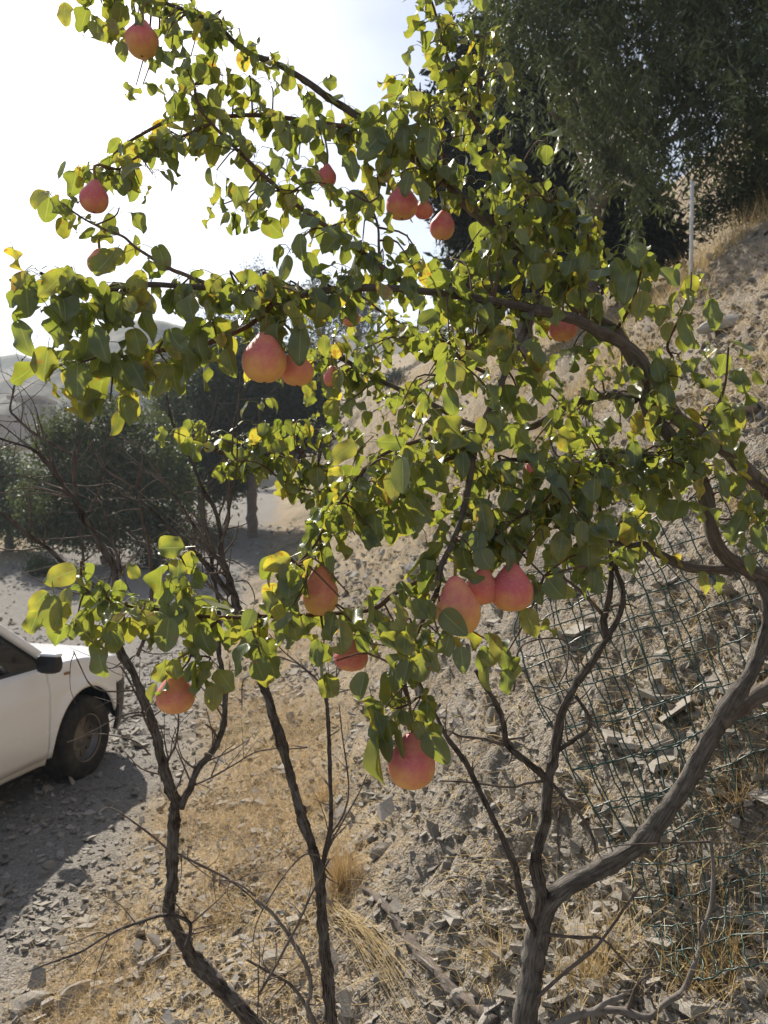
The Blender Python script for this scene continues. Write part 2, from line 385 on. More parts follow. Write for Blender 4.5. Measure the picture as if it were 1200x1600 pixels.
M = dict(ground=m_ground(), stone=m_stone('stone_grey', (.10, .094, .085), (.32, .296, .258)), pale=m_stone('stone_pale', (.23, .212, .185), (.38, .352, .31)),
         bark=m_bark('pear_bark', (.15, .12, .098), (.26, .22, .185), (.10, .072, .058), 5, .006),
         twig=m_bark('young_pear_twig', (.14, .082, .056), (.19, .12, .085), (.10, .06, .045), 7, .0015),
         trunk=m_bark('weathered_trunk_bark', (.15, .13, .11), (.36, .325, .285), (.075, .064, .056), 6, .016),
         dead=m_bark('dead_wood', (.05, .038, .033), (.30, .255, .215), (.020, .016, .014), 6, .010, .8),
         deadtwig=m_bark('dead_twig', (.10, .076, .064), (.27, .22, .185), (.05, .037, .032), 7, .002),
         grey=m_bark('grey_dead_stick', (.22, .19, .165), (.33, .295, .26), (.12, .10, .085), 6, .003),
         leaf=m_leaf(), pear=m_pear(), stem=m_plain('pear_stem', (.20, .15, .05), .7), calyx=m_plain('pear_calyx', (.05, .03, .02), .9),
         wire=m_plain('green_coated_wire', (.012, .055, .045), .38, .5, 0, (30, .5, (.05, .10, .085))),
         euc=m_foliage('drooping_tree_leaf', (.009, .019, .008), (.17, .205, .09), (.22, .27, .06), .46, .28, .13),  # near-black to pale tone range paints in shaded and sunlit sprays
         shade_painted_leaf=m_foliage('shade_painted_tree_leaf', (.012, .018, .011), (.026, .034, .02), (.04, .05, .02), .6, .2, .05),  # near-black leaf colour stands in for the shade of the dense backlit crown
         darkleaf=m_foliage('dark_tree_leaf', (.02, .032, .016), (.045, .06, .03), (.08, .11, .03), .6, .25, .15),
         bush=m_foliage('bush_leaf', (.022, .036, .014), (.095, .118, .045), (.14, .18, .04), .55, .3, .25),
         olive=m_foliage('grey_green_leaf', (.04, .058, .03), (.15, .18, .095), (.16, .20, .07), .55, .3, .2),
         straw=m_straw('straw', (.36, .25, .10), (.62, .48, .25)), rust=m_straw('rusty_dry_weed', (.36, .235, .10), (.58, .43, .22)),
         brown=m_straw('dry_stalk', (.14, .10, .065), (.30, .23, .15)),
         hill=m_hill(), paint=m_paint(), rubber=m_plain('tyre_rubber', (.022, .021, .021), .85, .2, 0, (8, .6, (.10, .085, .065))),
         black=m_plain('black_plastic', (.018, .018, .02), .5, .4, 0, (6, .4, (.08, .07, .06))), glass=m_plain('dark_window_glass', (.01, .012, .014), .05, .6),
         steel=m_plain('steel_rim', (.17, .16, .15), .45, .4, .6, (9, .7, (.13, .10, .08))), liner=m_plain('underbody_black', (.008, .008, .008), .95, .05),
         lamp=m_plain('side_marker_lens', (.30, .13, .04), .2, .5), post=m_plain('white_painted_post', (.62, .60, .56), .7, .3, 0, (7, .5, (.30, .26, .21))),
         shed=m_plain('weathered_concrete', (.30, .26, .22), .9, .1, 0, (.8, .6, (.16, .13, .11))))

# ------------------------------------------------------------------ terrain
_FY = np.array([-60, 1.2, 1.6, 2.0, 2.5, 3, 6, 10, 15, 25, 40, 60, 100, 200.0]); _FX = np.array([.2, .2, .13, -.04, -.2, -.3, -.5, -1.0, -1.8, -2.5, -4.2, -7.2, -14, -30.0])
def softp(x, k): return k * np.logaddexp(0, x / k)
def foot(y): return np.interp(y, _FY, _FX)
def base_h(x, y):
    s = x - foot(y)
    road = -.5 + .13 * softp(y - 15, 2.5) - .09 * softp(y - 48, 5)
    shelf = sstep(-1.35, 0.0, s) * .40
    bank = 1.05 * (softp(s - .05, .12) - softp(s - 4.9, .45)) + .20 * softp(s - 4.9, .45) + .72 * softp(s - 8.2, .7) * (1 - sstep(30, 60, y)) - .15 * softp(s - 8.2, .7) * sstep(30, 60, y)
    far = .15 * softp(y - 26, 4) * sstep(0, 16, s)
    leftrise = .05 * softp(-(s + 9), 1.5) - sstep(-6, -10, s) * sstep(22, 34, y) * .9
    return road + shelf + bank + far + leftrise
def gz(x, y, fine=True):
    x = np.asarray(x, float); y = np.asarray(y, float)
    s = x - foot(y); h = base_h(x, y)
    bk = sstep(.15, 1.0, s) * (1 - .6 * sstep(4.6, 6, s)); rd = 1 - sstep(-1.5, -.6, s)
    h = h + (.22 + .5 * bk) * .32 * fbm(x * .9, y * .9, 3, 3) * (1 - .6 * rd)
    led = fbm((x * .8 + y * .35) * 1.3, (h * 2.2 + x * .3), 3, 21)
    h = h + bk * .34 * np.abs(led) * 1.1 - bk * .05
    if fine:
        h = h + (.05 * (1 - .55 * rd) + .05 * bk) * fbm(x * 5, y * 5, 3, 40) + (.032 + .022 * bk - .014 * rd) * fbm(x * 20, y * 20, 3, 60, .62)
    return h
def ground_hit(px, py, fine=False):
    r = ray(px, py); d = np.linspace(.8, 90, 9000); X = r[0] * d; Y = r[1] * d; Z = CAM_Z + r[2] * d
    k = np.argmax(Z < gz(X, Y, fine)); dd = d[k] if k else 90.0
    p = P(px, py, dd); p[2] = gz(p[0], p[1]); return p, dd

def graded(lo, hi, c, fine, n):
    """grid coordinates, densest around c"""
    t0 = -math.asinh((c - lo) / fine); t1 = math.asinh((hi - c) / fine)
    return c + fine * np.sinh(np.linspace(t0, t1, n))
gx = graded(-160, 160, .2, .9, 540); gy = graded(-40, 230, 2.6, .9, 560)
X, Y = np.meshgrid(gx, gy, indexing='ij'); Z = gz(X, Y)
S = X - foot(Y)
road_w = (1 - sstep(-1.7, -.7, S + .5 * fbm(X * 1.1, Y * 1.1, 3, 7))) * sstep(-9.5, -7.5, S + .8 * fbm(X * .5, Y * .5, 2, 9)) 
road_w = np.maximum(road_w, (1 - sstep(-1.7, -.7, S)) * (1 - sstep(17, 21, Y + 2 * fbm(X * .3, Y * .3, 2, 5))))
road_w = road_w * (1 - sstep(60, 80, Y))
straw_w = np.clip((1 - road_w) * (.25 + .6 * sstep(-.1, .25, fbm(X * .9, Y * .9, 4, 14)) + .5 * sstep(-1.4, -.7, S) * (1 - sstep(-.3, .3, S)) + .5 * sstep(5, 6, S) + .45 * sstep(9, 16, Y)) * (1 - .6 * sstep(.1, .5, S) * (1 - sstep(4, 8, Y))), 0, 1)
rock_w = sstep(.4, 1.2, S) * (1 - sstep(4.5, 6, S)) * sstep(-.15, .2, fbm(X * .7, Y * .7, 3, 31)) * (1 - sstep(9, 16, Y))
nx, ny = X.shape; I = np.arange(nx - 1)[:, None] * ny + np.arange(ny - 1)[None]
F = np.stack([I, I + ny, I + ny + 1, I + 1], -1).reshape(-1, 4)
ground = link('ground', make_mesh('ground', np.stack([X, Y, Z], -1), F, M['ground'], True, {'zone': np.stack([road_w, straw_w, rock_w], -1).reshape(-1, 3)}))
tag(ground, 'dry stony hillside with a gravel track below it', None, None, 'structure')

# far hills across the valley
def hill_mesh(name, pts, dist, depth, seed):
    """ridge line measured as (px, py) at its distance; the slope falls from it towards the viewer"""
    n = 160; px = np.linspace(pts[0][0], pts[-1][0], n); py = np.interp(px, [p[0] for p in pts], [p[1] for p in pts])
    rows = 60; V = []
    top = np.array([P(a, c, dist) for a, c in zip(px, py)])
    for r in range(rows):
        f = r / (rows - 1); p = top.copy(); w = np.sin(f * math.pi * .5)
        p[:, 1] -= depth * f; p[:, 0] *= (1 - .5 * depth * f / dist)
        p[:, 2] = top[:, 2] * (1 - f) ** 1.25 - 6 * f
        a = dist * .09 * min(1, f * 3 + .12)
        p[:, 2] += a * fbm(p[:, 0] * 6.0 / dist + seed, p[:, 1] * 4.0 / dist, 5, seed) * (1 - f)
        p[:, 1] += dist * .1 * fbm(p[:, 0] * 5.0 / dist + 9, f * 3 + seed, 3, seed + 4) * w
        V.append(p)
    back = top.copy(); back[:, 1] += depth * .8; back[:, 2] = -6
    V.insert(0, back); rows += 1
    V = np.array(V); I = np.arange(rows - 1)[:, None] * n + np.arange(n - 1)[None]
    F = np.stack([I, I + 1, I + n + 1, I + n], -1).reshape(-1, 4)
    o = link(name, make_mesh(name, V.reshape(-1, 3), F, M['hill'], True)); o['kind'] = 'structure'; return o
hill_mesh('hills', [(-900, 500), (-500, 540), (-200, 530), (-60, 545), (0, 553), (28, 549), (45, 556), (90, 575), (150, 600), (260, 640), (500, 700), (700, 720)], 300, 190, 5)
hill_mesh('hills', [(-300, 640), (0, 590), (110, 545), (150, 522), (185, 506), (215, 500), (250, 502), (300, 515), (380, 540), (500, 530), (700, 500), (1100, 520)], 215, 130, 12)

# ------------------------------------------------------------------ stones, gravel, straw on the ground
def rock_shape(seed, n=14, flat=.6):
    """angular stone: a sphere cut by random planes"""
    g = np.random.default_rng(seed)
    k, rws = 10, 7; V = []; 
    for i in range(rws):
        th = math.pi * i / (rws - 1)
        for j in range(k): V.append([math.sin(th) * math.cos(2 * math.pi * j / k), math.sin(th) * math.sin(2 * math.pi * j / k), math.cos(th)])
    V = np.array(V)
    for _ in range(n):
        d = g.normal(size=3); d /= np.linalg.norm(d); c = g.uniform(.45, .8); t = V @ d
        V = V - np.outer(np.maximum(t - c, 0), d)
    V *= np.array([1, g.uniform(.6, .95), flat * g.uniform(.75, 1.1)])
    I = np.arange(rws - 1)[:, None] * k; j = np.arange(k)[None]
    F = np.stack([I + j, I + k + j, I + k + (j + 1) % k, I + (j + 1) % k], -1).reshape(-1, 4)
    return V, F
ROCKS = [make_mesh('stone', *rock_shape(100 + i, 12, .62), M['stone'], False) for i in range(10)]
ROCKSP = [make_mesh('stone', *rock_shape(200 + i, 11, .5), M['pale'], False) for i in range(5)]
def rand_rot(g):
    q = g.normal(size=4); q /= np.linalg.norm(q)
    from mathutils import Quaternion
    return Quaternion(q).to_matrix().to_4x4()
def set_rock(name, me, p, sx, sy, sz, yaw, tilt=(0, 0), parent=None, sink=.25):
    Mx = Matrix.Translation((p[0], p[1], p[2] + sz * (1 - 2 * sink) * .5)) @ Matrix.Rotation(yaw, 4, 'Z') @ Matrix.Rotation(tilt[0], 4, 'X') @ Matrix.Rotation(tilt[1], 4, 'Y') @ Matrix.Diagonal((sx, sy, sz, 1))
    return link(name, me, parent, M=Mx)

# picture-scattered gravel: uniform over ground area, thinned with distance
g = np.random.default_rng(5)
def scatter(n, g, y0=1.3, y1=16, power=1.0):
    """points on the ground inside the view, denser nearby"""
    u = g.uniform(0, 1, n); d = (y0 ** (1 - power) + u * (y1 ** (1 - power) - y0 ** (1 - power))) ** (1 / (1 - power)) if power != 1 else y0 * (y1 / y0) ** u
    x = d * g.uniform(-.62, .62, n); return x, d
def gravel(n, seed, y0, y1, smin, smax, mat, name, flat=.6):
    g = np.random.default_rng(seed); x, y = scatter(n, g, y0, y1, 1.0)
    s = x - foot(y)
    keep = g.uniform(0, 1, n) < (.35 + .65 * sstep(-.25, .25, fbm(x * 1.7, y * 1.7, 3, 77))) * np.where(s > 5, .2, 1)
    x, y = x[keep], y[keep]; n = len(x)
    sz = smin * (smax / smin) ** (g.uniform(0, 1, n) ** 2.8) * (1 + .05 * y)
    z = gz(x, y)
    B = np.array([[a, b_, c] for a in (-1, 1) for b_ in (-1, 1) for c in (-1, 1)], float)
    V = B[None] * g.uniform(.55, 1.0, (n, 8, 1)) * np.stack([np.ones(n), g.uniform(.5, 1, n), g.uniform(.25, flat, n)], 1)[:, None]
    V = V + g.uniform(-.22, .22, (n, 8, 3)) * np.array([1, 1, .5])
    a = g.uniform(0, 6.28, n); ca, sa = np.cos(a), np.sin(a); tl = g.normal(0, .5, n)
    Vz = V[..., 2] + V[..., 0] * tl[:, None]
    Vx = V[..., 0] * ca[:, None] - V[..., 1] * sa[:, None]; Vy = V[..., 0] * sa[:, None] + V[..., 1] * ca[:, None]
    W = np.stack([Vx, Vy, Vz], -1) * (sz * .5)[:, None, None] + np.stack([x, y, z + sz * g.uniform(-.10, .14, n)], 1)[:, None]
    F0 = np.array([[0, 1, 3, 2], [4, 6, 7, 5], [0, 4, 5, 1], [2, 3, 7, 6], [0, 2, 6, 4], [1, 5, 7, 3]])
    F = (F0[None] + (np.arange(n) * 8)[:, None, None]).reshape(-1, 4)
    o = link(name, make_mesh(name, W.reshape(-1, 3), F, mat, False, {'tone': np.repeat(g.uniform(0, 1, n), 8)}), ground)
    o['kind'] = 'stuff'; return o
gravel(66000, 1, 1.4, 13, .008, .052, M['stone'], 'gravel')
gravel(18000, 2, 1.4, 16, .008, .050, M['pale'], 'gravel', .5)
gravel(4200, 4, 1.4, 9, .03, .10, M['pale'], 'gravel', .28)
gravel(9000, 3, 7, 30, .03, .09, M['pale'], 'gravel', .5)

# stones that can be told apart: children of the ground
g = np.random.default_rng(9); x, y = scatter(300, g, 1.7, 9.5, 1.0); z = gz(x, y)
for i in range(300):
    sz = .02 * (3.6 ** (g.uniform() ** 1.7)) * (1 + .09 * y[i]); pale = g.uniform() < .3
    me = ROCKSP[g.integers(5)] if pale else ROCKS[g.integers(10)]
    set_rock('stone', me, (x[i], y[i], z[i]), sz * .55, sz * .5 * g.uniform(.7, 1), sz * .42, g.uniform(0, 6.28), (g.normal(0, .3), g.normal(0, .3)), ground, .15)

ROCK_LIST = [  # px, py, half width px, half depth, half height, yaw, pale, label
    (40, 1568, 36, 26, 17, .3, 1, 'pale flat rock at the lower left edge of the track'),
    (118, 1548, 34, 20, 15, .6, 0, 'long brown rock beside the pale flat rock at lower left'),
    (76, 1352, 12, 10, 9, .2, 1, 'small white stone alone in the shaded gravel below the car'),
    (272, 1222, 24, 16, 12, -.4, 1, 'pale stone behind the fork of the left dead shrub'),
    (430, 1485, 42, 34, 26, .5, 0, 'rounded grey boulder behind the middle dead stem'),
    (696, 1497, 22, 17, 22, .1, 0, 'upright blocky grey rock beside the fallen log'),
    (706, 1528, 28, 20, 15, .8, 0, 'wide grey rock under the upright blocky one'),
    (722, 1560, 22, 18, 18, .3, 1, 'pale faceted rock below the grey rocks at bottom centre'),
    (765, 1588, 30, 20, 16, .9, 1, 'brownish pale rock at the bottom edge left of the trunk'),
    (700, 1352, 22, 14, 14, .2, 0, 'dark smooth rock left of the black dead shoot'),
    (600, 1322, 30, 16, 13, .5, 1, 'pale broken rock on the gravel below the lowest pear'),
    (652, 884, 30, 26, 22, .2, 0, 'grey boulder on the bank behind the middle branches'),
    (600, 862, 14, 11, 9, .1, 1, 'small pale rounded stone beside the grey boulder on the bank'),
    (970, 1112, 20, 12, 8, .3, 1, 'pale flat stone behind the green wire mesh'),
    (885, 1330, 20, 14, 9, .7, 1, 'pale flake of stone above the leaning trunk'),
    (1185, 1405, 16, 14, 20, .1, 1, 'pale upright stone inside the mesh at the right edge'),
    (772, 1110, 15, 12, 20, .1, 1, 'pale upright stone on the bank behind the dead twigs'),
    (1130, 512, 58, 30, 16, -.2, 1, 'big pale rock slab on the upper right bank'),
    (1175, 640, 40, 22, 14, .5, 1, 'tilted pale rock slab on the bank near the right edge'),
    (905, 660, 40, 30, 22, .4, 0, 'grey rock lump on the bank between the main limbs'),
]
for i, (px, py, hw, hd, hh, yaw, pale, lab) in enumerate(ROCK_LIST):
    p, d = ground_hit(px, py + hh * .6); k = d / 1200
    me = make_mesh('rock', *rock_shape(400 + i, 13, .9), M['pale'] if pale else M['stone'], False)
    tag(set_rock('rock', me, p, hw * k, hd * k * 1.1, hh * k * 1.15, yaw, (g.normal(0, .12), g.normal(0, .12)), None, .22), lab, 'rock', 'loose rocks on the slope')

def blades(n, root, length, lean, width, seed, curve=.6, seg=3):
    """curved grass ribbons; root (n,3)"""
    g = np.random.default_rng(seed); a = g.uniform(0, 6.283, n); dirh = np.stack([np.cos(a), np.sin(a), np.zeros(n)], 1)
    th = np.clip(g.normal(lean, .28, n), .02, 1.5); Ln = length * g.uniform(.5, 1.2, n); w = width * g.uniform(.6, 1.3, n)
    sd = np.stack([-np.sin(a), np.cos(a), g.normal(0, .4, n)], 1); pts = [root]; p = root.copy(); cv = curve * g.normal(.6, .5, n)
    for k in range(seg):
        t = th + cv * (k + .5) / seg
        p = p + (dirh * np.sin(t)[:, None] + np.array([0, 0, 1]) * np.cos(t)[:, None]) * (Ln / seg)[:, None]; pts.append(p.copy())
    V = []
    for k, q in enumerate(pts):
        ww = (w * (1 - .85 * k / seg) * .5)[:, None]; V += [q - sd * ww, q + sd * ww]
    V = np.stack(V, 1); m = 2 * (seg + 1)
    F0 = np.array([[2 * k, 2 * k + 1, 2 * k + 3, 2 * k + 2] for k in range(seg)])
    F = (F0[None] + (np.arange(n) * m)[:, None, None]).reshape(-1, 4)
    return V.reshape(-1, 3), F, np.repeat(g.uniform(0, 1, n), m)
def straw_field(n, seed, y0, y1, length, lean, width, mat, name, wfun, band=None):
    g = np.random.default_rng(seed); x, y = scatter(n, g, y0, y1, 1.0)
    if band: x = foot(y) + g.uniform(band[0], band[1], n)
    k = g.uniform(0, 1, n) < wfun(x, y); x, y = x[k], y[k]
    V, F, t = blades(len(x), np.stack([x, y, gz(x, y) + .004], 1), length * (1 + .03 * y), lean, width * (1 + .06 * y), seed + 1)
    o = link(name, make_mesh(name, V, F, mat, True, {'tone': t})); o['kind'] = 'stuff'
    return o
def w_litter(x, y):
    s = x - foot(y); return sstep(-1.6, -.7, s) * (.12 + .88 * sstep(-.05, .3, fbm(x * 2.1, y * 2.1, 4, 55)))
def w_strip(x, y):
    s = x - foot(y); return sstep(-1.35, -.9, s) * (1 - sstep(-.25, .35, s)) * sstep(-.3, .2, fbm(x * 1.6, y * 1.6, 3, 56))
def w_far(x, y):
    s = x - foot(y); return np.maximum(sstep(.5, 2, s), 1 - sstep(-10, -8, s)) * sstep(-.2, .25, fbm(x * .5, y * .5, 3, 58))
def w_near(x, y):
    s = x - foot(y); return sstep(.55, .9, s) * (1 - sstep(2.6, 3.4, y)) * sstep(-.1, .2, fbm(x * 2.5, y * 2.5, 3, 59))
tag(straw_field(52000, 21, 1.4, 11, .14, 1.28, .0025, M['straw'], 'straw_litter', w_litter, (-1.3, 3.6)), 'dry straw litter strewn over the stony bank', 'straw')
tag(straw_field(9000, 25, 1.4, 9, .13, 1.35, .0022, M['brown'], 'stalk_litter', w_litter), 'thin brown dead stalks strewn over the bank', 'dry stalks')
tag(straw_field(34000, 31, 2.2, 14, .19, 1.0, .0020, M['rust'], 'dry_weeds', w_strip, (-1.4, .45)), 'rusty golden dry weeds along the edge of the track', 'dry weeds')
tag(straw_field(60000, 41, 7, 60, .30, .55, .0045, M['straw'], 'dry_grass', w_far), 'golden dry grass on the far slopes', 'dry grass')
tag(straw_field(14000, 51, 1.5, 4.2, .13, .75, .0015, M['straw'], 'bank_grass', w_near), 'tangled yellow dry grass under the wire mesh', 'dry grass')

tag(straw_field(30000, 61, 3.2, 14, .20, .95, .0024, M['straw'], 'slope_straw', lambda x, y: sstep(1.2, 2.4, x - foot(y)) * (.25 + .75 * sstep(-.2, .15, fbm(x * 1.3, y * 1.3, 3, 91))), (1.2, 7)), 'matted dry straw high on the right bank', 'straw')
TUFTS = [(530, 1390, .22, 420, .35, 'rust', 'bushy rusty brown weed beside the middle dead stem', .06), (500, 1250, .20, 260, .5, 'rust', 'rusty dry weed between the middle stem and the track', .10),
         (930, 1545, .17, 420, .55, 'straw', 'yellow dry grass tuft right of the trunk base', .10), (1120, 1500, .18, 380, .6, 'straw', 'yellow dry grass tuft below the wire mesh', .12),
         (1150, 1290, .16, 260, .7, 'rust', 'orange dry grass tuft behind the lower wire mesh', .10), (1090, 425, .55, 260, .5, 'straw', 'golden grass tuft at the foot of the white post', .20),
         (1180, 790, .22, 200, .8, 'straw', 'straw coloured tuft on the bank behind the limb at right', .07), (770, 1530, .13, 160, .7, 'straw', 'small straw tuft beside the rocks left of the trunk', .06)]
for i, (px, py, ln, n, lean, mt, lab, sp) in enumerate(TUFTS):
    p, d = ground_hit(px, py); g = np.random.default_rng(600 + i); r = np.abs(g.normal(0, sp, n)); a = g.uniform(0, 6.28, n)
    x = p[0] + r * np.cos(a); y = p[1] + r * np.sin(a)
    V, F, t = blades(n, np.stack([x, y, gz(x, y)], 1), ln, lean, .0018 * (1 + .1 * d), 700 + i, .8, 4)
    tag(link('dry_grass_tuft', make_mesh('dry_grass_tuft', V, F, M[mt], True, {'tone': t})), lab, 'grass tuft', 'dry grass tufts')
# sheaf of bleached straw lying by the fallen log
p0, _ = ground_hit(515, 1425); p1, _ = ground_hit(660, 1590); g = np.random.default_rng(77); acc = Acc()
for k in range(64):
    a = p0 + (p1 - p0) * g.uniform(0, .35); e = p0 + (p1 - p0) * g.uniform(.6, 1.05) + np.array([g.normal(0, .03), g.normal(0, .03), 0])
    a = a + np.array([g.normal(0, .02), g.normal(0, .02), 0]); a[2] = gz(a[0], a[1]) + g.uniform(.01, .05); e[2] = gz(e[0], e[1]) + g.uniform(.005, .04)
    md = (a + e) / 2; md[2] = max(md[2], gz(md[0], md[1])) + g.uniform(.01, .05)
    V, F, T3, bk = tube(catmull([a, md, e], 6), np.linspace(.0011, .0006, 6), 3); acc.add(V, F, tone=np.full(len(V), g.uniform(.3, 1)))
tag(link('straw_sheaf', acc.mesh('straw_sheaf', M['straw'])), 'sheaf of bleached straw lying left of the fallen log', 'straw')

# fallen log
pl = []
for px, py in ((566, 1385), (600, 1425), (640, 1470), (672, 1520), (715, 1562), (775, 1612)):
    p, d = ground_hit(px, py); p[2] = gz(p[0], p[1]) + .008; pl.append(p)
acc = Acc(); add_tube(acc, catmull(pl, 60), np.interp(np.linspace(0, 1, 60), [0, .15, .5, 1], [.008, .014, .020, .017]), 12, .34, 5)
log = link('fallen_log', acc.mesh('fallen_log', M['bark'])); tag(log, 'flaking brown log lying on the slope at bottom centre', 'log')
acc = Acc(); q = catmull(pl, 60)[36]; add_tube(acc, catmull([q, q + [.035, -.01, .012], q + [.06, -.025, -.005]], 8), np.linspace(.011, .006, 8), 7, .2, 3)
link('branch_stub', acc.mesh('branch_stub', M['bark']), log)

# ------------------------------------------------------------------ pear tree: limbs traced as (px, py, depth in metres)
def px3(pts): return np.array([P(*p) for p in pts])
pear_tree = empty('pear_tree', tuple(P(822, 1600, 1.87)))
tag(pear_tree, 'leaning pear tree with grey trunk and pink pears in the foreground', 'tree')
OFF = np.array(pear_tree.location)
def limb(name, pts, r0, r1, mat, parent, k=10, rough=.10, seed=0, n=None, rpts=None, off=OFF):
    W = px3(pts); n = n or max(8, 5 * len(pts)); C = catmull(W, n); t = np.linspace(0, 1, n)
    R = np.interp(t, np.linspace(0, 1, len(rpts)), rpts) * .78 if rpts else (r0 + (r1 - r0) * t ** .8) * .82
    acc = Acc(); add_tube(acc, C - off, R, k, rough, seed)
    o = link(name, acc.mesh(name, M[mat]), parent)
    return o, C, R
trunk, _, _ = limb('trunk', [(808, 1680, 1.87), (818, 1600, 1.87), (830, 1530, 1.87), (848, 1430, 1.86), (880, 1388, 1.85), (927, 1362, 1.84), (967, 1340, 1.83), (1010, 1308, 1.82), (1055, 1248, 1.80), (1087, 1195, 1.79), (1120, 1135, 1.78), (1160, 1073, 1.77), (1185, 1025, 1.77), (1199, 970, 1.77), (1195, 932, 1.77), (1183, 905, 1.77)],
     0, 0, 'trunk', pear_tree, 18, .22, 3, 150, [.042, .036, .031, .029, .028, .027, .027, .028, .026, .024, .0235, .022, .019, .016, .014, .008])
